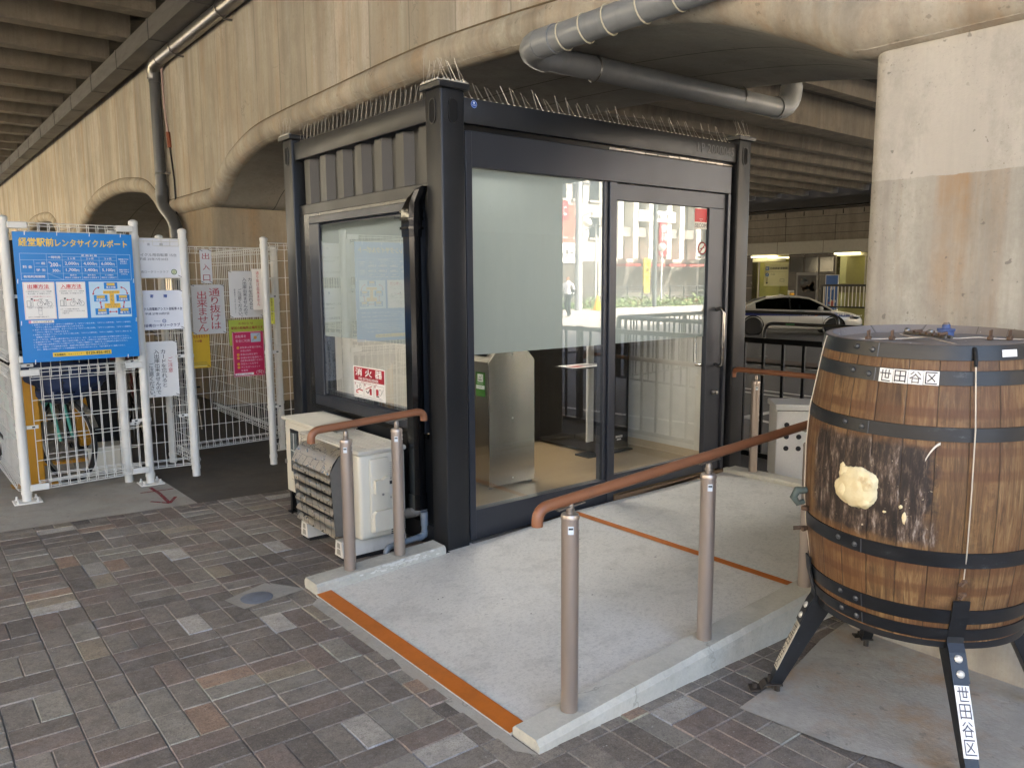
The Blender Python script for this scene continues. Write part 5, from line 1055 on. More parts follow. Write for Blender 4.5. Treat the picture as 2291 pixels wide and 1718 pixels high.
def chui(label, O, U, w_, h_, extra=False):
    t, s = sign_thing("notice_board", label, O, U, group="white boards about forgotten cards"); s.base('#e6e3de', w_, h_, .002); k = h_/.43; q = .038*k
    s.vtext('#c0504e', "ご注意", w_*.80, h_*.72, q, 1.12, bold=0); s.vtext('#2a2828', "カードを忘れると", w_*.63, h_*.86, q, .98, bold=0, sx=1.15); s.vtext('#2a2828', "入出庫出来ませんので", w_*.46, h_*.86, q*.96, .96, bold=0, sx=1.15); s.vtext('#2a2828', "ご注意ください。", w_*.30, h_*.62, q*.96, .96, bold=0, sx=1.15)
    if extra: s.vtext('#444', "経堂駅前レンタサイクルポート", w_*.16, h_*.62, q*.42, 1.0, bold=0)
    ties(s, w_, h_); s.done()
chui("white card notice half hidden behind the post, under the donation boards", (-.866, 2.895, .616), (1, -.05, 0), .282, .43)
chui("white card notice above the green and pink posters, at the back of the entrance", (.034, 3.435, 1.182), (1, 0, 0), .300, .41, True)
t, s = sign_thing("entrance_sign", "narrow white upright sign with three red characters", (-.200, 3.435, 1.487)); s.base('#e8e5e1', .097, .285, .002)
for i, ch in enumerate("出入口"): s.text('#b03a3f', ch, .018, .205-.092*i, .060, .052, bold=.0)
ties(s, .097, .285); s.done()
t, s = sign_thing("no_passage_sign", "grey white sign with large red characters under the narrow entrance sign", (-.290, 3.430, 1.05)); s.base('#d8d4cd', .278, .425, .002); s.vtext('#bf3d45', "通り抜けは", .193, .395, .078, .92, bold=.012, sx=1.25); s.vtext('#bf3d45', "出来ません", .085, .37, .076, .92, bold=.012, sx=1.25); ties(s, .278, .425); s.done()
t, s = sign_thing("yellow_poster", "yellow poster with red heading under the large red lettered sign", (-.362, 3.437, .758)); s.base('#e3b62a', .205, .315, .002); s.text('#a8402a', "こどもをまもろう", .03, .262, .158, .028, bold=.02); s.text('#a8402a', "110番", .085, .224, .055, .022, bold=.02)
for i in range(3): s.rect('#9c8a4a', .03+.01*i, .048-.012*i, .14, .003)
s.rect('#e8d27a', .05, .012, .12, .01); ties(s, .205, .315); s.done()
t, s = sign_thing("green_notice", "yellow green notice partly covered by the pink poster", (.020, 3.450, .937)); s.base('#b9c24e', .318, .225, .002); s.text('#8f3e33', "お知らせ", .085, .180, .135, .024, bold=.0); s.text('#a33', "駅前の駐輪禁止場所です", .02, .140, .285, .026, bold=.02); s.done()
t, s = sign_thing("pink_poster", "pink bicycle safety poster with yellow bullet points", (.036, 3.425, .655)); s.base('#cf2f5c', .285, .402, .002); LT = '#f3d3dc'
s.text(LT, "自転車を", .028, .348, .095, .026, bold=.0); s.text(LT, "安全に利用", .028, .308, .125, .026, bold=.0); s.rect('#b9cbd6', .165, .305, .09, .082, 2); s.disc('#e1a345', .205, .345, .016, 3, 8); s.line('#8aa', [(.18, .32), (.24, .375)], .006, 3)
for i, (y, b) in enumerate(((.252, "自転車は車道が原則、"), (.222, "歩道は例外"), (.190, "車道は左側を通行"), (.160, "歩道は歩行者優先で、"), (.134, "自転車は車道寄りを徐行"), (.106, "安全ルールを守る"), (.076, "子どもはヘルメット"), (.046, "を着用"))):
    s.text(LT, b, .065, y, min(.2, .0195*len(b)), .018, bold=.0)
    if i in (0, 2, 3, 5, 6): s.disc('#e8a93c', .045, y+.008, .0125, 2, 14)
s.rect('#efe6e6', .012, .012, .165, .020, 2); s.text('#a44', "警視庁・世田谷区", .02, .016, .14, .011, k=4, bold=0)
for cx in (.215, .255): s.ring('#f6e9ec', cx, .030, .014, .003, 3)
s.line('#f6e9ec', [(.215, .03), (.228, .048), (.245, .048), (.255, .03), (.235, .03), (.228, .048)], .003, 3); s.box('#efdfe3', .004, .004, .277, .394, .003, 2); ties(s, .285, .402); s.done()
t, s = sign_thing("yellow_slip", "thin yellow slip with black characters behind the right entrance post", (.30, 3.18, 1.13), (.3, -1, 0)); s.base('#c9cf57', .05, .24, .002); s.vtext(BK, "駐輪禁止場所です", .025, .23, .026, 1.0); s.done()
t, s = sign_thing("red_notice", "white notice with red characters beside the right entrance post", (.215, 3.36, 1.25), (.4, -.6, 0)); s.base('#dcd8d2', .12, .36, .002); s.vtext('#c05a58', "通り抜け出来ません", .06, .34, .034, 1.0); s.done()
# ---- inside the cage
def wheel(m_t, m_r, c, ax, R=.33):
    c = Vector(c); ax = Vector(ax).normalized(); u = Vector((0, 0, 1)); v = ax.cross(u).normalized(); ring = lambda r_, o=0: [c+ax*o+r_*(cos(2*pi*i/40)*u+sin(2*pi*i/40)*v) for i in range(40)]
    m_t.tube(ring(R-.018), .018, 8, True); m_r.tube(ring(R-.04), .009, 6, True); m_r.tube([c-ax*.04, c+ax*.04], .02, 8)
    for i in range(18):
        a = 2*pi*i/18; e = c+(R-.045)*(cos(a)*u+sin(a)*v); m_r.tube([c+ax*(.025 if i % 2 else -.025)+.018*(cos(a+1.2)*u+sin(a+1.2)*v), e], .0013, 4)
def bicycle(label, loc, heading, frame, basket=True):
    b = thing("bicycle", label, "bicycle", loc, "rental bicycles in the cage"); L = Vector(loc); d = Vector((cos(heading), sin(heading), 0)); n = Vector((-d.y, d.x, 0)); P = lambda x, z, s_=0: L+d*x+n*s_+Vector((0, 0, z))
    for x in (.54, -.54):
        t_, r_ = MB(), MB(); wheel(t_, r_, P(x, .33), n); w_ = t_.build("wheel", M_RUBBER, b, 60); r_.build("rim", M_ZINC, w_, 60)
        m = MB(); m.loft([[P(x+.352*cos(a), .33+.352*sin(a), s_) for s_ in (-.026, 0, .026)] for a in [radians(20+i*15) for i in range(10)]], False, False); m.build("mudguard", _brushed("mudguard_steel", '#a29c90', .3, (3, 3, 3), .8) if "mudguard_steel" not in bpy.data.materials else bpy.data.materials["mudguard_steel"], b, 60)
    m = MB()
    for s_ in (-.05, .05): m.tube([P(.54, .33, s_), P(.47, .58, s_), P(.40, .70, s_*.4)], .012, 7); m.tube([P(-.54, .33, s_), P(-.10, .30, s_*.6)], .010, 6); m.tube([P(-.54, .33, s_), P(-.17, .66, s_*.3)], .009, 6)
    m.tube([P(.40, .66), P(.35, .86)], .018, 8); m.tube([P(.40, .66), P(.15, .36), P(-.10, .30)], .02, 8); m.tube([P(.385, .72), P(.13, .46), P(-.13, .42)], .014, 8); m.tube([P(-.10, .28), P(-.20, .78)], .015, 8); m.build("frame", flat(frame, .35), b, 60)
    m = MB(); m.tube([P(.35, .86), P(.34, 1.0)], .012, 8); m.tube([P(.16, .98, .28), P(.30, 1.02, .25), P(.36, 1.0, .1), P(.36, 1.0, -.1), P(.30, 1.02, -.25), P(.16, .98, -.28)], .011, 8); m.build("handlebar", M_ZINC, b, 60)
    m = MB(); m.add(*blob(P(-.22, .83), .13, .09, .04, 2, 4, heading, .05)); m.build("saddle", M_RUBBER, b, 60)
    m = MB(); m.lathe([(.01, 0), (.09, 0), (.09, .006), (.01, .006)], P(-.1, .30, .06), 20, Matrix.Rotation(heading, 3, 'Z') @ Matrix.Rotation(-pi/2, 3, 'X')); m.tube([P(-.1, .30, .08), P(.02, .18, .09), P(.02, .18, .17)], .009, 6); m.tube([P(-.1, .30, -.08), P(-.22, .42, -.09), P(-.22, .42, -.17)], .009, 6); m.build("crank", M_BLACK, b, 40)
    m = MB(); m.tube([P(-.54, .33, .09), P(-.62, .02, .10)], .006, 5); m.tube([P(-.54, .33, -.09), P(-.62, .02, -.10)], .006, 5); m.tube([P(-.6, .70, .05), P(-.2, .70, .05)], .006, 5); m.tube([P(-.6, .70, -.05), P(-.2, .70, -.05)], .006, 5); m.tube([P(-.58, .7, .05), P(-.54, .33, .06)], .005, 5); m.tube([P(-.58, .7, -.05), P(-.54, .33, -.06)], .005, 5); m.build("rear_carrier", M_ZINC, b, 40)
    if basket:
        m = MB()
        for z in (.72, .80, .88, .95): m.tube([P(.45, z, .15), P(.76, z, .15), P(.76, z, -.15), P(.45, z, -.15)], .004, 5, True)
        for s_ in (-.15, -.05, .05, .15): m.tube([P(.45, .72, s_), P(.45, .95, s_)], .003, 4); m.tube([P(.76, .72, s_), P(.76, .95, s_)], .003, 4)
        m.build("basket", M_BLACK, b, 40)
    return b
hd = radians(-64); fx, fy = -1.344, 3.17
tb_ = bicycle("teal bicycle with a dark blue cover over its basket, nearest the cage front", (fx-.54*cos(hd), fy-.54*sin(hd), zg(fx)+.006), hd, '#4b9c86', True)
cv = MB(); c0 = Vector((fx+.02, fy+.02, .80)); cv.add(*blob(c0, .31, .24, .19, 4, 31, hd, .22)); cv.add(*blob(c0+Vector((.06, .1, .05)), .26, .3, .16, 4, 37, hd, .25)); cvt = thing("basket_cover", "crumpled navy blue cover draped over the teal bicycle's basket", "cover", c0)
cv.build("cloth", grimy("navy_cloth", '#16284a', (.02, .03, .06), .5, .7, 8), cvt, 80)
for i, (x, y, h_, c_, l_) in enumerate(((-1.0, 5.2, 80, '#23252a', "dark bicycle in the shade behind the beige box"), (-.35, 5.4, 84, '#5a1518', "dark red bicycle in the shade at the back of the cage"), (.15, 5.5, 82, '#1f2a3a', "dark blue bicycle in the shade near the pier"), (-1.5, 5.6, 78, '#2a2a2a', "black bicycle in the shade behind the yellow gate"))):
    bicycle(l_, (x, y, zg(x)+.004), radians(h_), c_)
gt2 = thing("cycle_gate", "yellow steel cycle gate with two slanted uprights inside the cage", "gate", (-1.5, 3.3, 0)); MY = grimy("yellow_enamel", '#b8820f', (.2, .12, .02), .4, .45, 6)
m = MB(); m.box(-1.625, -1.50, 3.22, 3.30, zg(-1.5)+.005, .86, .006); m.build("upright", MY, gt2); m = MB(); m.box(-1.72, -1.42, 3.18, 3.34, zg(-1.5)+.004, zg(-1.5)+.012); m.box(-1.5, -.9, 3.92, 3.98, zg(-1.2)+.004, zg(-1.2)+.03); m.build("floor_plate", MY, gt2, 0)
m = MB(); m.prism([(-1.15, .75), (-1.05, .75), (-.95, .05), (-1.08, .05)], 'y', 4.25, 4.32); m.build("brace", MY, gt2, 0); m = MB(); m.prism([(-1.62, .84), (-1.54, .84), (-1.44, .45), (-1.50, .45)], 'y', 3.31, 3.36); m.build("brace", MY, gt2, 0)
bx_ = thing("storage_box", "small beige box standing on the floor inside the cage", "box", (-1.0, 3.58, zg(-1))); Mz = Matrix.Translation((-1.0, 3.6, zg(-1)+.005)) @ Matrix.Rotation(radians(-18), 4, 'Z')
m = MB(); m.box(-.12, .12, -.13, .13, 0, .17, .006, M=Mz); m.build("body", M_BEIGE, bx_); m = MB(); m.box(-.127, .127, -.137, .137, .17, .19, .005, M=Mz); m.build("lid", M_BEIGE, bx_)
rd = thing("red_crate", "red plastic crate on a stand at the back of the cage", "crate", (-.85, 4.6, .7)); m = MB(); m.box(-1.08, -.68, 4.5, 4.8, .78, 1.02, .012); m.build("body", flat('#8c1a1c', .5), rd); m = MB(); m.box(-1.05, -.71, 4.53, 4.77, zg(-.9)+.005, .78); m.build("stand", M_BLACK, rd, 0)
# dark back wall panels behind the cage; unseen side board added to darken it
bw_ = thing("hoarding", "dark hoarding closing the far end of the cycle park under the arch, plus an unseen side board added for shade", "hoarding", (-1, 9.6, 0)); m = MB(); m.box(-3.9, .9, 12.0, 12.1, -.1, 2.2); m.box(1.05, 2.6, 8.8, 8.9, -.1, 2.0); m.box(-4.3, -4.2, 3.2, 12, .0, 2.6); m.build("boards", flat('#3a352e', .8), bw_, 0)
# ================================================================ road side: railing, box, hoop barriers, taxi, station
random.seed(5)
bfz = zg(3.98)
bf = thing("road_railing", "black steel railing along the road beyond the kiosk", "railing", (3.98, -1, bfz))
m = MB(); m.box(3.955, 4.005, -4.9, 1.9, .905, .955, .004); m.build("top_rail", M_BLACK, bf)
m = MB(); m.box(3.96, 4.0, -4.9, 1.9, bfz+.0+.01, bfz+.055); m.build("bottom_rail", M_BLACK, bf, 0)
m = MB()
for k in range(33):
    y = 1.88-k*.2045
    m.box(3.97, 3.99, y-.013, y+.013, bfz+.04, .91)
m.build("bars", M_BLACK, bf, 0)
m = MB()
for y in (1.85, -.6, -3.0, -4.85): m.box(3.95, 4.01, y-.03, y+.03, bfz-.02, .965)
m.build("posts", M_BLACK, bf, 0)
ub = thing("utility_box", "grey speckled metal box with round vent holes behind the far kerb", "utility box", (3.5, -.2, zg(3.4)))
def _speck():
    t = NT("grey_hammered_metal"); n = t.noise(70, 3, .7); t.col(t.mix(n, lin('#d6d8d8'), lin('#e8eaea'))); t.rough(.5); t.bump(n, .2, .003); return t.m
M_SPK2 = _speck(); g = zg(3.3)
UM = Matrix.Translation((3.30, .06, g)) @ Matrix.Rotation(radians(-47), 4, 'Z')
m = MB(); m.box(0, .52, 0, .34, 0, .585, .006, M=UM); ubb = m.build("body", M_SPK2, ub)
m = MB(); m.box(-.014, .534, -.014, .355, .592, .640, .006, M=UM); m.build("lid", M_SPK2, ub)
m = MB(); m.box(.008, .512, .006, .33, .583, .594, M=UM); m.build("lid_gap", M_BLACK, ub, 0)
for i in range(5):
    for j in range(3):
        m = MB(); m.lathe([(.001, 0), (.021, 0), (.021, .002), (.001, .002)], UM @ Vector((.082+i*.098, -.001, .275+j*.098)), 14, UM.to_3x3() @ Matrix.Rotation(pi/2, 3, 'X')); m.build("vent_hole", flat('#23272c', .7), ubb, 0)
def hoop_barrier(label, x, ya, yb, top, mark=False):
    h = thing("hoop_barrier", label, "barrier", (x, (ya+yb)/2, zg(x)), "black hoop barriers at the road edge"); g = zg(x); r = .28; s = 1 if yb > ya else -1
    m = MB(); m.tube([(x, ya, g-.05), (x, ya, top-r)] + arc((x, ya, top), (x, ya, top-r), (x, ya+s*r, top), 8) + arc((x, yb, top), (x, yb-s*r, top), (x, yb, top-r), 8) + [(x, yb, g-.05)], .042, 12); m.build("hoop", M_BLACK, h, 60)
    m = MB()
    for y in (ya, yb): m.lathe([(.043, g+.30), (.045, g+.30), (.045, g+.36), (.043, g+.36)], (x, y, 0), 14, cap=False)
    m.build("reflector_band", flat('#c9a24a', .3), h)
    m = MB()
    for y in (ya, yb): m.lathe([(.001, g), (.10, g), (.10, g+.02), (.001, g+.022)], (x, y, 0), 14)
    m.build("foot_plate", flat('#8a857c', .6), h)
    if mark: m = MB(); m.box(x-.046, x-.0405, ya+s*.75-.12, ya+s*.75+.12, top-.025, top+.02); m.build("green_sticker", flat('#2f6a3f', .5), h, 0)
    return h
hoop_barrier("black hoop barrier at the road edge with a small green sticker", 15.1, 7.95, 3.4, .366, True)
hoop_barrier("taller black hoop barrier behind the green-stickered one, in front of the taxi", 16.8, 12.6, 6.9, .56)
# ---- taxi
TS = .945; TL = Vector((23.1, 12.15, zg(23)+.002)); th = atan2(-2.05, 1.6)
tx = thing("taxi", "white taxi sedan with a dark blue side stripe parked across the road", "taxi", TL)
TM = Matrix.Translation(TL) @ Matrix.Rotation(th, 4, 'Z') @ Matrix.Scale(TS, 4)
M_PAINT = NT("white_car_paint"); M_PAINT.col(lin('#b9b6ae')); M_PAINT.rough(.22); M_PAINT.b.inputs["Coat Weight"].default_value = .6; M_PAINT = M_PAINT.m
def tv(x, y, z): return TM @ Vector((x, y, z))
st_ = [(-2.46, .42, .70, .60), (-2.42, .30, .86, .74), (-2.2, .24, .95, .83), (-1.7, .22, .985, .88), (-1.0, .20, .98, .90), (0, .20, .965, .905), (.8, .20, .945, .90), (1.2, .21, .93, .895), (1.7, .22, .87, .875), (2.1, .24, .80, .83), (2.33, .28, .72, .75), (2.45, .36, .60, .60)]
m = MB(); rg = []
for x, zb, zt, hw in st_:
    half = [(hw*.86, zb), (hw*.97, zb+.07), (hw, zb+(zt-zb)*.45), (hw*.985, zb+(zt-zb)*.68), (hw*.95, zt-.035), (hw*.86, zt)]
    rg.append([tv(x, a, b) for a, b in half] + [tv(x, 0, zt+.025)] + [tv(x, -a, b) for a, b in reversed(half)])
m.loft(rg); tbody = m.build("body", M_PAINT, tx, 40)
gl = [(-1.86, .975, .02, .80, .70), (-1.35, 1.24, 0, .80, .62), (-.95, 1.385, 0, .82, .60), (-.3, 1.435, 0, .83, .60), (.2, 1.42, 0, .83, .60), (.55, 1.36, 0, .83, .60), (1.0, 1.14, 0, .82, .66), (1.34, .945, .0, .80, .72)]
m = MB(); m.loft([[tv(x, wb, .94), tv(x, wt, zt), tv(x, -wt, zt), tv(x, -wb, .94)] for x, zt, _, wb, wt in gl]); m.build("windows", M_GLASSD, tx, 30)
m = MB(); rf = [q for q in gl if -1.0 < q[0] < .6]; m.loft([[tv(x, wt+.035, zt-.05), tv(x, wt*.8, zt+.022), tv(x, 0, zt+.035), tv(x, -wt*.8, zt+.022), tv(x, -wt-.035, zt-.05)] for x, zt, _, wb, wt in rf], False, False); m.build("roof", M_PAINT, tx, 50)
m = MB()
for s_ in (1, -1):
    m.tube([tv(1.36, s_*.80, .93), tv(1.0, s_*.70, 1.15), tv(.56, s_*.63, 1.365), tv(.2, s_*.635, 1.41), tv(-.3, s_*.635, 1.425), tv(-.95, s_*.635, 1.375), tv(-1.4, s_*.66, 1.22), tv(-1.95, s_*.78, .965)], [.035, .032, .03, .028, .028, .032, .05, .06], 8)
m.build("roof_pillars", M_PAINT, tx, 60)
m = MB(); m.loft([[tv(-1.9, s_*.70, .96), tv(-1.35, s_*.645, 1.25), tv(-1.33, s_*.80, .96)] for s_ in (-1,)] + [[tv(-1.9, s_*.72, .96), tv(-1.35, s_*.665, 1.25), tv(-1.33, s_*.82, .96)] for s_ in (-1,)]); m.build("rear_pillar", M_PAINT, tx, 0)
m = MB(); m.box(-.14, -.04, -.84, -.80, .94, .96, M=TM); m.tube([tv(-.10, -.82, .95), tv(-.14, -.63, 1.41)], .03, 6); m.build("centre_pillar", M_BLACK, tx, 0)
m = MB(); m.box(-1.3, 1.0, -.7, .7, .5, .9, M=TM); m.box(.30, .42, -.62, -.10, .9, 1.22, .04, M=TM); m.build("seats", flat('#1a1917', .8), tx, 0)
for sx in (-1.42, 1.43):
    for s_ in (-1, 1):
        m = MB(); Rm = TM @ Matrix.Translation((sx, s_*.81, .335)) @ Matrix.Rotation(pi/2, 4, 'X'); c3 = Rm.to_3x3(); m.lathe([(.20, -.09), (.31, -.10), (.335, -.075), (.335, .075), (.31, .10), (.20, .09)], Rm.translation, 28, c3); wh = m.build("wheel", M_RUBBER, tx, 40)
        m = MB(); m.lathe([(.001, -s_*-.06), (.05, s_*.085), (.06, s_*.06), (.19, s_*.055), (.215, s_*.09)], Rm.translation, 28, c3, cap=False)
        m.build("hub", flat('#26262a', .4, .5), wh, 40)
        m = MB()
        for k in range(10):
            a = 2*pi*k/10; q = [Rm @ Vector((r_*cos(a+o), r_*sin(a+o), s_*(.088))) for r_, o in ((.04, -.25), (.21, -.08), (.21, .08), (.04, .25))]; m.add(q, [(0, 1, 2, 3)])
        m.lathe([(.205, s_*.09), (.225, s_*.092)], Rm.translation, 28, c3, cap=False); m.build("rim", M_ZINC, wh, 0)
        m = MB(); m.add([tv(sx, s_*.70, .335)] + [tv(sx+.40*cos(a), s_*(.904 if abs(sx) < 1.44 else .9), .335+.40*sin(a)) for a in [2*pi*i/28 for i in range(28)]], [(0, i+1, (i+1) % 28+1) for i in range(28)]); m.build("wheel_arch", M_BLACK, tx, 0)
for s_ in (-1, 1):
    m = MB(); ss = [(x, hw) for x, zb, zt, hw in st_ if -2.3 < x < 2.2]; m.loft([[tv(x, s_*(hw+.006), .72-.03*(x > 1.5)), tv(x, s_*(hw*.985+.006), .835-.05*(x > 1.5)-.03*(x > 2))] for x, hw in ss], False, False); m.build("blue_stripe", flat('#15205e', .3), tx, 0)
    for x0 in (.25, -.95):
        m = MB(); m.tube([tv(x0-.13, s_*.895, .885), tv(x0-.1, s_*.93, .89), tv(x0+.1, s_*.93, .89), tv(x0+.13, s_*.895, .885)], .018, 8); m.build("door_handle", M_ZINC, tx, 60)
    m = MB(); m.add(*blob(tv(.93, s_*.98, .99), .10, .13, .085, 3, 2, th, .02)); m.build("mirror", M_PAINT, tx, 60)
    for xl in (-.14, 1.02, -1.15): 
        m = MB(); m.loft([[tv(xl-.004, s_*.909, z), tv(xl+.004, s_*.909, z)] for z in (.30, .55, .92)], False, False); m.build("door_seam", flat('#55534f', .6), tx, 0)
pe = child(tx, "stripe_lettering"); s = Sign(pe, tv(-2.46, -.912, 0), TM.to_3x3() @ Vector((1, 0, 0)), (0, 0, 1))
for b, x, w_ in (("〈個人〉", .30, .34), ("〈三多〉", 1.02+.52, .28)): s.text(WH, b, (2.46+x)*TS, .735*TS, w_*TS, .08*TS)
s.text(WH, "無線 047", (2.46+1.95)*TS, .705*TS, .42*TS, .07*TS); s.disc('#b0632f', (2.46+.80)*TS, .775*TS, .06, 2); s.disc('#d9b27a', (2.46+.80)*TS, .775*TS, .03, 3); s.done()
m = MB(); m.box(-.06, .10, -.13, .13, 1.455, 1.56, .03, M=TM); m.build("roof_lamp", flat('#e0a81c', .4), tx); m = MB(); m.box(-.42, -.30, -.45, .45, 1.465, 1.49, .01, M=TM); m.build("roof_bar", M_WHITE, tx)
m = MB(); m.loft([[tv(x, -y*1.0, z) for x, y, z in q] for q in ([(1.95, .868, .70), (2.15, .838, .705), (2.36, .70, .66), (2.20, .80, .60), (1.98, .873, .62)], [(1.95, .86, .70), (2.15, .82, .705), (2.36, .68, .66), (2.20, .78, .60), (1.98, .86, .62)])]); m.build("headlight", flat('#20242a', .1, .3), tx, 0)
m = MB(); m.box(2.36, 2.47, -.42, .42, .38, .64, .03, M=TM); m.build("grille", M_BLACK, tx); m = MB()
for k in range(5): m.box(2.468, 2.476, -.40, .40, .42+k*.045, .435+k*.045, M=TM)
m.build("grille_bars", M_ZINC, tx, 0)
# ---- people (one skinned surface each)
def body_mesh(joints, bones, M4):
    me = bpy.data.meshes.new("b"); me.from_pydata([M4 @ Vector(j[0]) for j in joints], bones, []); o = bpy.data.objects.new("b", me); COL.objects.link(o)
    o.modifiers.new("s", 'SKIN'); sub = o.modifiers.new("u", 'SUBSURF'); sub.levels = 2
    for i, j in enumerate(joints):
        sv = me.skin_vertices[0].data[i]; sv.radius = j[1] if isinstance(j[1], tuple) else (j[1], j[1]); sv.use_root = (i == 0)
    dg = bpy.context.evaluated_depsgraph_get(); dg.update(); r = bpy.data.meshes.new_from_object(o.evaluated_get(dg)); bpy.data.objects.remove(o)
    return [v.co.copy() for v in r.vertices], [tuple(p.vertices) for p in r.polygons]
SKIN_ = flat('#b98a6c', .55)
dv = thing("person", "driver in a pale blue shirt and white face mask seated in the taxi", "person", tv(.45, -.36, .6)); DM = TM @ Matrix.Translation((.30, -.38, .52)) @ Matrix.Rotation(-pi/2, 4, 'Z')
# local: y forward
vs, fs = body_mesh([((0, 0, .0), (.13, .11)), ((0, -.02, .22), (.14, .10)), ((0, -.02, .42), (.16, .09)), ((0, 0, .52), .055), ((0, .01, .60), .07), ((0, .02, .70), .085), ((.18, -.01, .42), .055), ((.24, .14, .26), .045), ((.14, .34, .30), .038), ((-.18, -.01, .42), .055), ((-.24, .14, .26), .045), ((-.14, .34, .30), .038)], [(0, 1), (1, 2), (2, 3), (3, 4), (4, 5), (2, 6), (6, 7), (7, 8), (2, 9), (9, 10), (10, 11)], DM)
m = MB(); m.add(vs, fs); m.build("body", flat('#8fb0c4', .8), dv, 60)
m = MB(); m.sphere(DM @ Vector((0, .02, .67)), .095, 10, (.9, 1, 1.15)); m.build("head", SKIN_, dv, 60); m = MB(); m.sphere(DM @ Vector((0, -.005, .70)), .099, 10, (.95, 1, 1.05)); m.build("hair", flat('#2a2522', .8), dv, 60); m = MB(); m.sphere(DM @ Vector((0, .085, .63)), .052, 8, (1, .6, 1)); m.build("face_mask", flat('#e6e8ea', .8), dv, 60)
# ---- station front across the road
SX = 28.0; gS = zg(28)
sn = thing("station_building", "station frontage of concrete panels over dark tiled walls and lit doorways", "station", (SX, 14, gS))
def sz(u): return u
m = MB(); m.box(SX, SX+.6, 4, 30, 3.0, 4.36); m.build("upper_wall", concrete("panel_concrete", '#a39b8c', '#8f8778', streak=.4, pits=.8), sn, 0)
m = MB()
for z in (3.32, 3.66, 4.0): m.box(SX-.008, SX, 4, 30, z-.008, z+.008)
for k in range(11): m.box(SX-.008, SX, 4.3+k*2.25-.008, 4.3+k*2.25+.008, 3.0, 4.05)
for k in range(30): m.box(SX-.02, SX, 4.4+k*.86-.015, 4.4+k*.86+.015, 4.06, 4.24)
m.box(SX-.06, SX, 4, 30, 4.26, 4.34); m.build("panel_joints", flat('#39352f', .8), sn, 0)
m = MB(); m.box(SX-.3, SX+.5, 4, 30, 4.38, 4.72); m.box(SX+.3, SX+.6, 3, 31, 4.3, 5.3); m.box(SX-.2, SX+.6, 30, 30.5, gS, 5.2); m.build("eaves_beam", M_BLACK, sn, 0)
m = MB(); m.box(SX-.35, SX+.6, 4, 30, 2.50, 3.0); m.build("lintel", flat('#b9b5a6', .6), sn, 0)
m = MB()
for k in range(12): m.box(SX-.354, SX-.35, 5.2+k*2.1-.008, 5.2+k*2.1+.008, 2.5, 3.0)
m.build("lintel_joints", flat('#5a564d', .7), sn, 0)
m = MB(); m.box(SX+.1, SX+.5, 13.3, 15.4, gS, 2.5); m.box(SX+.1, SX+.5, 4, 10.6, gS, 2.5) if False else None; m.box(SX+.1, SX+.5, 15.6+1.6, 30, gS, 2.5); m.build("tiled_wall", grimy("dark_brown_tile", '#2c2621', (.02, .02, .02), .4, .25, 3), sn, 0)
m = MB()
for k in range(3): m.box(SX+.085, SX+.1, 13.35+k*.68, 13.95+k*.68, 1.75, 2.35)
m.build("clerestory_window", flat('#4a4a46', .08), sn, 0)
m = MB()
for z in (.4, 1.05, 1.62, 2.42): m.box(SX+.088, SX+.1, 13.3, 15.4, z-.012, z+.012); m.box(SX+.088, SX+.1, 17.2, 22, z-.012, z+.012)
for k in range(4): m.box(SX+.088, SX+.1, 13.3+k*.69-.01, 13.3+k*.69+.01, gS, 2.5)
m.build("tile_joints", flat('#5a5045', .5), sn, 0)
m = MB(); m.box(SX+2.4, SX+2.5, 15.3, 17.4, gS, 2.5); m.box(SX+1.2, SX+1.3, 8, 13.4, gS, 2.5); m.box(SX+.5, SX+2.5, 17.25, 17.3, gS, 2.5); m.box(SX+3, SX+3.2, 3, 30.5, gS, 5.2); m.build("lobby_wall", flat('#7d7a45', .6), sn, 0)
m = MB(); m.box(SX+.1, SX+2.5, 15.4, 17.2, 2.42, 2.48); m.box(SX+.1, SX+1.3, 8, 13.3, 2.46, 2.49); m.build("lobby_ceiling", flat('#b9b08a', .6), sn, 0)
m = MB(); m.box(SX+.02, SX+.12, 15.55, 17.15, 2.20, 2.34, .01); m.box(SX+.02, SX+.12, 11.9, 13.2, 2.36, 2.46, .01); m.build("lamp_cover", flat('#cfc9a8', .5), sn)
m = MB(); m.box(SX-.10, SX+.0, 15.9, 17.15, 2.40, 2.45); m.box(SX-.10, SX+.0, 12.2, 13.25, 2.44, 2.48); m.build("tube_lamp", emit("tube_glow", '#fff3c4', .8), sn, 0)
m = MB(); m.box(SX+.8, SX+2.0, 15.7, 16.9, 2.38, 2.41); m.box(SX+.5, SX+.9, 9.5, 12.8, 2.42, 2.45); m.build("ceiling_lamp", emit("lobby_glow", '#fff0b0', .35), sn, 0)
m = MB(); m.box(SX+.1, SX+.16, 13.26, 13.33, gS, 2.4); m.box(SX+.1, SX+.16, 10.5, 10.56, gS, 2.45); m.box(SX+.1, SX+.15, 12.0, 12.05, 1.2, 2.45); m.box(SX+.1, SX+.15, 16.84, 16.9, gS, 2.25); m.build("door_frame", M_ZINC, sn, 0)
m = MB(); m.box(SX+.12, SX+.14, 10.5, 13.3, .9, 1.25); m.build("door_band", flat('#6a6342', .6), sn, 0)
def wall_sign(name, label, y1, y0, z0, z1, x=SX+.07):
    """seen from -x: right is -y"""
    t = thing(name, label, "sign", (x, y1, z0)); return t, Sign(t, (x, y1, z0), (0, -1, 0), (0, 0, 1), lift=.003)
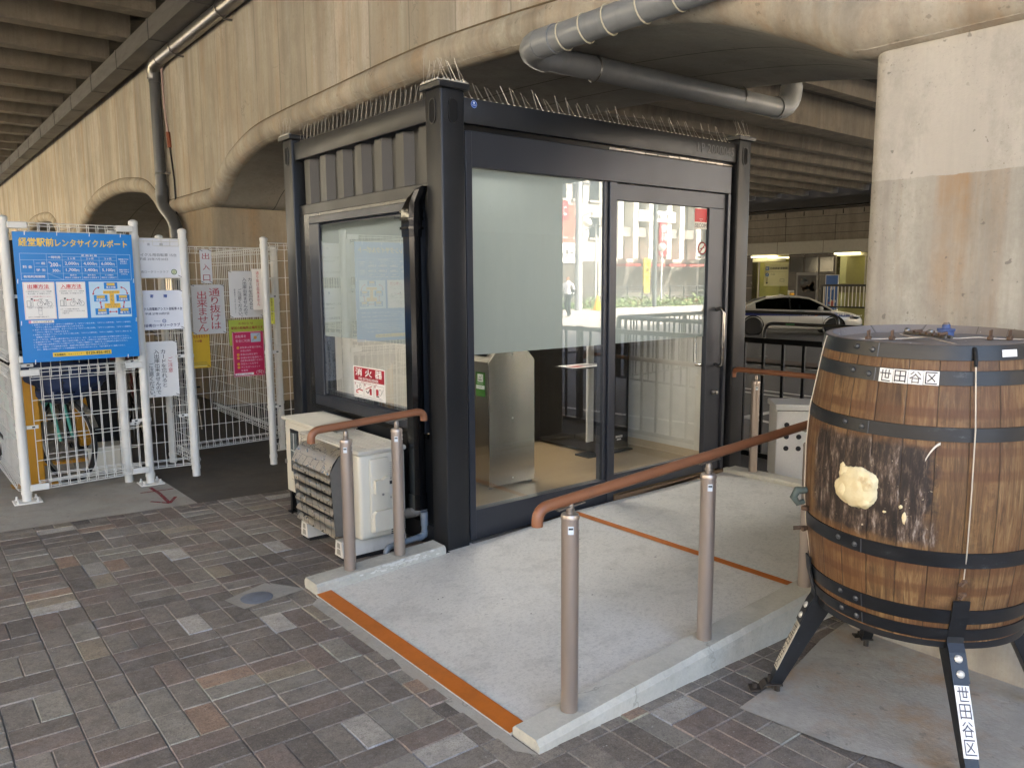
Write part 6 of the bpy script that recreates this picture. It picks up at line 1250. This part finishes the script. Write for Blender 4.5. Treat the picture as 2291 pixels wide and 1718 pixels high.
t, s = wall_sign("direction_board", "pale yellow station direction board in the lit doorway, with a down arrow", 16.72, 15.5, 1.15, 2.18, SX+.3); s.base('#d6d3a0', 1.22, 1.03, .02); s.rect('#3f6fae', .07, .68, .17, .17); s.text(WH, "駅", .10, .71, .11, .11); s.text(BK, "小田急線 経堂駅", .30, .72, .85, .10, bold=.02); s.rect('#8a8a60', .07, .62, 1.1, .01); s.disc('#3f6fae', .155, .49, .09, 2); s.text(WH, "?", .13, .44, .05, .10); s.text(BK, "入口", .34, .47, .20, .09); s.arrow(BK, [(.155, .36), (.155, .14)], .035); s.box(BK, .80, .20, .2, .1, .012); s.done()
t, s = wall_sign("framed_poster", "large dark framed poster on the dark station wall", 15.0, 14.0, gS+.9, 1.72); s.base('#8f8c86', 1.0, 1.72-gS-.9, .04); s.rect('#2a241f', .08, .08, .84, 1.72-gS-.9-.2, 1)
for i in range(26): s.disc(random.choice(('#6b5a48', '#4b4138', '#7a6a58', '#3f4c50')), random.uniform(.2, .8), random.uniform(.55, 1.05), random.uniform(.04, .12), 2, 9)
s.done()
t, s = wall_sign("small_notice", "small white notice left of the large framed poster", 15.38, 15.08, .45, 1.0); s.base('#d8d6cf', .30, .52, .01); s.vtext('#3a3a3a', "お知らせ", .15, .46, .08); s.done()
t, s = wall_sign("blue_poster", "tall blue poster on the dark station wall behind the white railing", 13.62, 13.05, gS+.4, 1.62, SX-.02); s.base('#cfd2d4', .57, 1.62-gS-.4, .03); s.rect('#2f62a8', .03, .03, .51, 1.62-gS-.46, 1); s.text('#dfe8f2', "旅", .22, 1.1, .2, .2)
for i in range(18): s.disc(random.choice(('#a7c0dc', '#d8c9b8', '#6c93c6', '#b45a50')), random.uniform(.1, .47), random.uniform(.15, .8), random.uniform(.03, .08), 2, 8)
s.done()
wr = thing("station_railing", "railing with thin white bars in front of the station's right doorway", "railing", (SX-1.2, 12, gS)); m = MB(); m.box(SX-1.23, SX-1.17, 9.0, 13.1, 1.16, 1.24); m.box(SX-1.23, SX-1.17, 9.0, 13.1, .33, .39); m.box(SX-1.24, SX-1.16, 13.05, 13.13, gS, 1.2); m.box(SX-1.24, SX-1.16, 9.0, 9.08, gS, 1.2); m.build("rails", M_BLACK, wr, 0)
m = MB()
for k in range(27): y = 9.15+k*.148; m.box(SX-1.215, SX-1.185, y-.012, y+.012, .39, 1.17)
m.build("bars", M_WHITE, wr, 0)

# ================================================================ plaza behind the camera (seen mirrored in the glass, and the source of its light)
def facade(name, label, x0, x1, y0, y1, z1, wall, face='+y', floors=4, bays=5, win='#252e34', cat="building", z0=-.1, ground='#2c2a28'):
    b = thing(name, label, cat, ((x0+x1)/2, (y0+y1)/2, z0)); m = MB(); m.box(x0, x1, y0, y1, z0, z1); m.build("wall", grimy(name+"_render", wall, (.3, .28, .25), .3, .7, 1.5), b, 0)
    mw, mf = MB(), MB(); fh = (z1-z0-3.6)/floors
    L0, L1 = (x0, x1) if face == '+y' else (y0, y1)
    for f in range(floors):
        for k in range(bays):
            a = L0+(L1-L0)*(k+.2)/bays; c = L0+(L1-L0)*(k+.8)/bays; za = z0+3.6+f*fh+fh*.25; zb = z0+3.6+f*fh+fh*.8
            if face == '+y': mw.box(a, c, y1-.05, y1+.03, za, zb); mf.box(a-.08, c+.08, y1, y1+.12, za-.12, za)
            else: mw.box(x1-.05, x1+.03, a, c, za, zb); mf.box(x1, x1+.12, a-.08, c+.08, za-.12, za)
    mw.build("windows", flat(win, .12), b, 0); mf.build("sills", flat('#a8a29a', .6), b, 0)
    m = MB()
    if face == '+y': m.box(x0+.3, x1-.3, y1-.05, y1+.04, z0, z0+2.7)
    else: m.box(x1-.05, x1+.04, y0+.3, y1-.3, z0, z0+2.7)
    m.build("shop_front", flat(ground, .3), b, 0); m = MB(); m.box(x0-.1, x1+.1, y0-.1, y1+.1, z1, z1+.4); m.build("parapet", flat('#b9b3a8', .7), b, 0)
    return b
b1 = facade("shop_building", "cream building with yellow awning and blue and red signs, mirrored in the fixed glass", 20.5, 29.0, -44, -31.5, 13, '#b9ad97', floors=4, bays=6)
m = MB(); m.box(21.5, 28, -31.5, -30.3, 2.85, 3.0); m.build("awning", flat('#d9a32e', .6), b1, 0)
b2 = facade("office_building", "pale grey building beside the cream one, mirrored in the sliding door", 29.4, 33.6, -45, -32, 15, '#aaa59b', floors=5, bays=3, ground='#5a554e')
m = MB(); m.box(29.5, 31.2, -32, -31.9, 3.6, 6.0); m.build("red_cladding", flat('#a55a4c', .6), b2, 0)
b3 = facade("apartment_block", "white apartment block with balconies, mirrored in the sliding door", 34.0, 43.5, -46, -32, 17, '#b7b2a7', floors=5, bays=6, win='#2c353b', ground='#6b665e')
m = MB()
for z in (4.2, 6.6, 9.0, 11.4): m.box(34.5, 43, -32, -31.3, z, z+.6)
m.build("balconies", flat('#8f897e', .6), b3, 0)
m = MB()
for x in (34.2, 35.6, 37.1, 38.9, 40.2, 42.0): m.box(x, x+.45, -31.9, -31.1, 2.8, 16.5)
m.build("pilasters", flat('#dcd8cc', .6), b3, 0)
m = MB()
for x, c in ((34.4, 0), (36.5, 1), (38.6, 0), (40.7, 1)): m.box(x, x+1.7, -31.6, -30.6, 2.3, 2.45)
m.build("shop_awnings", flat('#9c3b35', .6), b3, 0)
m = MB()
for x in (21.2, 22.9, 24.6, 27.4, 28.3): m.box(x, x+.4, -31.5, -31.1, 5.2, 12.6)
m.build("pilasters", flat('#d9cfae', .6), b1, 0)
b4 = facade("corner_building", "tan building with a blue fascia at the end of the plaza", 44.2, 56, -42, -28, 12, '#a59884', floors=3, bays=6)
b5 = facade("tall_building", "tall cream building left of the plaza", 4, 19.5, -48, -33, 16, '#b5aa94', floors=5, bays=7)
b6 = facade("side_building", "pale yellow building beyond the cage, mirrored in the kiosk's side window", -27, -16.5, 14, 40, 12, '#e8dcb8', face='+x', floors=3, bays=8, ground='#cdbf9c')
b7 = facade("street_building", "grey building across the lane to the left", -30, -18, -22, 11, 11, '#cfc8bb', face='+x', floors=3, bays=9)
def board(label, x, z, w_, h_, col, txt, tc, y=-31.2, vert=False, cat="sign"):
    """hangs on a facade that faces +y, so right is -x"""
    t = thing("shop_sign", label, cat, (x, y, z)); s = Sign(t, (x+w_, y, z), (-1, 0, 0), (0, 0, 1), lift=.01); s.base(col, w_, h_, .15)
    if txt:
        if vert: s.vtext(tc, txt, w_/2, h_*.95, min(w_*.8, h_*.9/len(txt)/1.05), 1.05)
        else: s.text(tc, txt, w_*.1, h_*.25, w_*.8, h_*.5)
    s.done()
board("blue shop sign board above the yellow awning", 26.2, 3.6, 2.2, .9, '#3a6fb4', "営業中", WH)
board("red projecting shop sign on the cream building", 28.4, 5.0, 1.6, 1.1, '#b3343c', "コーヒー", WH)
board("tall light blue shop sign on the cream building", 25.3, 3.9, .8, 2.4, '#4f9fca', "クリニック", WH, vert=True)
board("white sign with black brush lettering on the grey building", 29.6, 2.5, 2.0, 1.2, '#e9e6df', "らーめん", BK, -31.85)
board("long white sign band on the apartment block", 36.0, 5.2, 3.6, .7, '#f1efe9', "不動産", '#55534f', -31.0)
board("light blue fascia sign on the tan corner building", 44.6, 3.8, 4.5, .9, '#5fa3cf', "薬局", WH, -27.8)
board("small green and white sign on the cream building", 27.6, 2.3, .9, .55, '#4fae7a', "お茶", WH, -31.2)
board("yellow upright sign between the awnings", 35.9, .6, .55, 2.2, '#d3c23c', "安売り", BK, -30.4, True)
board("red upright sign on the apartment block", 38.1, 3.0, .7, 2.2, '#b8323a', "歯科", WH, -31.0, True)
for i_, (px_, lb_) in enumerate(((34.6, "tall dark pole before the grey building, mirrored in the sliding door"), (39.4, "tall dark pole before the white block, mirrored at the door's edge"))):
    q_ = thing("lamp_pole", lb_, "pole", (px_-3, -25.8, -.1)); m = MB(); m.tube([(px_-3, -25.8, -.1), (px_-3, -25.8, 8)], .13, 10); m.build("shaft", flat('#5d6260', .6), q_, 60); m = MB(); m.tube([(px_-3, -25.8, 7.6), (px_-1.6, -25.8, 8.2)], .06, 8); m.build("arm", flat('#5d6260', .6), q_, 60)
fl = thing("banner_flag", "green shop banner with red top on a pole in the plaza", "banner", (26.4, -28.5, -.1)); m = MB(); m.tube([(26.4, -28.5, -.1), (26.4, -28.5, 2.4)], .02, 6); m.build("pole", M_WHITE, fl); s = Sign(child(fl, "flag"), (26.38, -28.48, .5), (-1, 0, 0)); s.base('#2f9a6b', .5, 1.7, .005); s.rect('#c8393c', 0, 1.35, .5, .35); s.vtext(WH, "茶処", .25, 1.2, .3); s.done()
sp = thing("utility_pole", "grey utility pole with a transformer ring, mirrored in the fixed glass", "pole", (25.4, -25.5, -.1)); m = MB(); m.tube([(25.4, -25.5, -.1), (25.4, -25.5, 9)], [.20, .14], 16); m.build("shaft", flat('#a7abab', .6), sp, 60); m = MB(); m.tube([(25.4, -25.5, 4.6), (26.3, -25.5, 4.9), (26.4, -25.5, 4.2), (25.9, -25.5, 4.0)], .05, 8); m.box(24.6, 26.2, -25.55, -25.45, 6.2, 6.32); m.build("bracket", flat('#55585a', .5), sp, 40)
tc_ = thing("traffic_cone", "yellow traffic cone beside the utility pole, mirrored in the fixed glass", "cone", (26.15, -24.9, -.1)); m = MB(); m.lathe([(.22, -.06), (.05, .62), (.001, .63)], (26.15, -24.9, 0), 20); m.build("cone", flat('#e2b50c', .5), tc_, 40); m = MB(); m.box(25.88, 26.42, -25.17, -24.63, -.095, -.05, .02); m.build("foot", flat('#d9a90c', .5), tc_)
def lamp(label, x, y, h=3.3, globes=((.0, .0),), col='#c9ccca'):
    l = thing("street_lamp", label, "street lamp", (x, y, zg(x, y))); m = MB(); m.tube([(x, y, zg(x, y)), (x, y, h-.1)], .05, 10); m.build("post", flat(col, .5), l, 60)
    for i, (dx, dz) in enumerate(globes):
        m = MB(); m.sphere((x+dx*.3, y+dx, h+dz), .24, 10); m.build("globe", flat('#e9e7df', .25), l, 60); m = MB(); m.tube([(x, y, h-.3), (x+dx*.3, y+dx, h+dz-.2)], .03, 6); m.build("arm", flat('#3b3c3d', .5), l, 60)
lamp("three globed street lamp beyond the cage, mirrored in the side window", -8.0, 15.9, 3.05, ((-.30, .06), (.35, .08), (.02, -.18)), '#4a4a48')
lamp("white twin globed street lamp in the plaza", 28.6, -27.5, 4.6, ((-.5, 0), (.5, .1)))
lamp("slim white street lamp by the flower bed", 33.0, -26.5, 3.2, ((0, .1),))
hg = MB(); random.seed(12)
for i in range(5200):
    x = random.uniform(21.5, 42); y = -27.2+random.uniform(-.8, .8)+.1*(x-22)*.3; z = -.1+abs(random.gauss(0, .22)); a = random.uniform(0, 6.28); r_ = random.uniform(.05, .12); n_ = Vector((random.gauss(0, 1), random.gauss(0, 1), random.gauss(0, 1))).normalized(); u_ = n_.cross(Vector((.3, .5, .8))).normalized(); v_ = n_.cross(u_); p = Vector((x, y, min(z, .6))); hg.add([p+u_*r_, p+v_*r_*.6, p-u_*r_, p-v_*r_*.6], [(0, 1, 2, 3)])
def _leaf():
    t = NT("shrub_leaves"); n = t.noise(1.5, 4, .6); c = t.mix(n, lin('#4d6a33'), lin('#7d9450')); r = t.noise(.7, 3, .6, t.map((1, 1, 1), (5, 3, 0))); t.col(t.mix(t.ramp(r, [(.60, 0.0), (.66, .8)]), c, lin('#a8323c'))); t.rough(.6); return t.m
hg.build("flower_bed", _leaf(), smooth=0, kind='stuff', label="green shrubs and red flowers along the plaza edge")
pr_ = thing("plaza_railing", "low dark railing along the plaza flower bed", "railing", (31, -28.6, -.1)); m = MB()
for z in (.45, .75, 1.02): m.tube([(21, -28.6, z), (43, -27.4, z)], .03, 6)
for k in range(19): m.tube([(21+k*1.2, -28.6+k*.065, -.1), (21+k*1.2, -28.6+k*.065, 1.06)], .045, 6)
m.build("rails", flat('#34363a', .5), pr_, 40)
def bar_fence(label, A, B, h=1.12):
    A, B = Vector(A), Vector(B); f = thing("plaza_fence", label, "fence", A, "dark bar fences by the road"); d = B-A; n = int(d.length/.16); m = MB(); z0 = A.z
    m.tube([A+Vector((0, 0, h)), B+Vector((0, 0, h))], .035, 8); m.tube([A+Vector((0, 0, .12)), B+Vector((0, 0, .12))], .02, 6); m.build("rails", M_BLACK, f, 40); m = MB()
    for k in range(n+1): q = A+d*(k/n); m.tube([q+Vector((0, 0, .12)), q+Vector((0, 0, h))], .014 if k % 12 else .045, 6)
    m.build("bars", M_BLACK, f, 40)
bar_fence("longer dark bar fence turning away across the road, mirrored in the sliding door", (7.2, -5.4, -.25), (17, -6.3, -.3)); bar_fence("dark bar fence running beside the lane past the pier, mirrored low in the sliding door", (7.2, -5.4, -.25), (7.2, -1.6, -.28), 1.12)
wk = thing("person", "pedestrian in white shirt and dark trousers with a black bag, walking in the plaza", "person", (20.4, -20.9, -.1)); WM = Matrix.Translation((20.4, -20.9, -.1)) @ Matrix.Rotation(radians(70), 4, 'Z')
J = [((0, 0, .95), (.16, .12)), ((0, 0, 1.15), (.15, .11)), ((0, -.01, 1.38), (.19, .11)), ((0, 0, 1.50), .055), ((0, .02, 1.60), .085), ((0, .03, 1.68), .09), ((.10, 0, .88), (.10, .10)), ((.11, .12, .48), .068), ((.11, .02, .09), .045), ((.11, .16, .05), .04), ((-.10, 0, .88), (.10, .10)), ((-.11, .02, .48), .068), ((-.11, -.26, .12), .045), ((-.11, -.14, .05), .04), ((.21, -.01, 1.36), .058), ((.27, -.08, 1.08), .046), ((.25, .06, .86), .036), ((-.21, -.01, 1.36), .058), ((-.27, .04, 1.08), .046), ((-.22, .2, .92), .036)]
E_ = [(0, 1), (1, 2), (2, 3), (3, 4), (4, 5), (0, 6), (6, 7), (7, 8), (8, 9), (0, 10), (10, 11), (11, 12), (12, 13), (2, 14), (14, 15), (15, 16), (2, 17), (17, 18), (18, 19)]
vs, fs = body_mesh(J, E_, WM); m = MB(); m.add(vs, fs)
def _clothes():
    t = NT("walker_clothes"); z = t.xyz()[2]; t.col(t.ramp(t.math('DIVIDE', z, 2.0), [(.0, lin('#16161a')), (.03, lin('#1d2027')), (.485, lin('#e6e6e6')), (.755, lin('#b98a6c')), (.86, lin('#2a2522'))], 'CONSTANT')); t.rough(.8); return t.m
m.build("body", _clothes(), wk, 60)
m = MB(); m.add(*blob(WM @ Vector((.22, -.10, 1.05)), .10, .14, .17, 2, 3, 0, .05)); m.tube([WM @ Vector((.2, -.1, 1.15)), WM @ Vector((.1, -.08, 1.45)), WM @ Vector((-.1, .02, 1.42))], .02, 6); m.build("shoulder_bag", M_RUBBER, wk, 60)
bpy.data.objects.remove(_to)
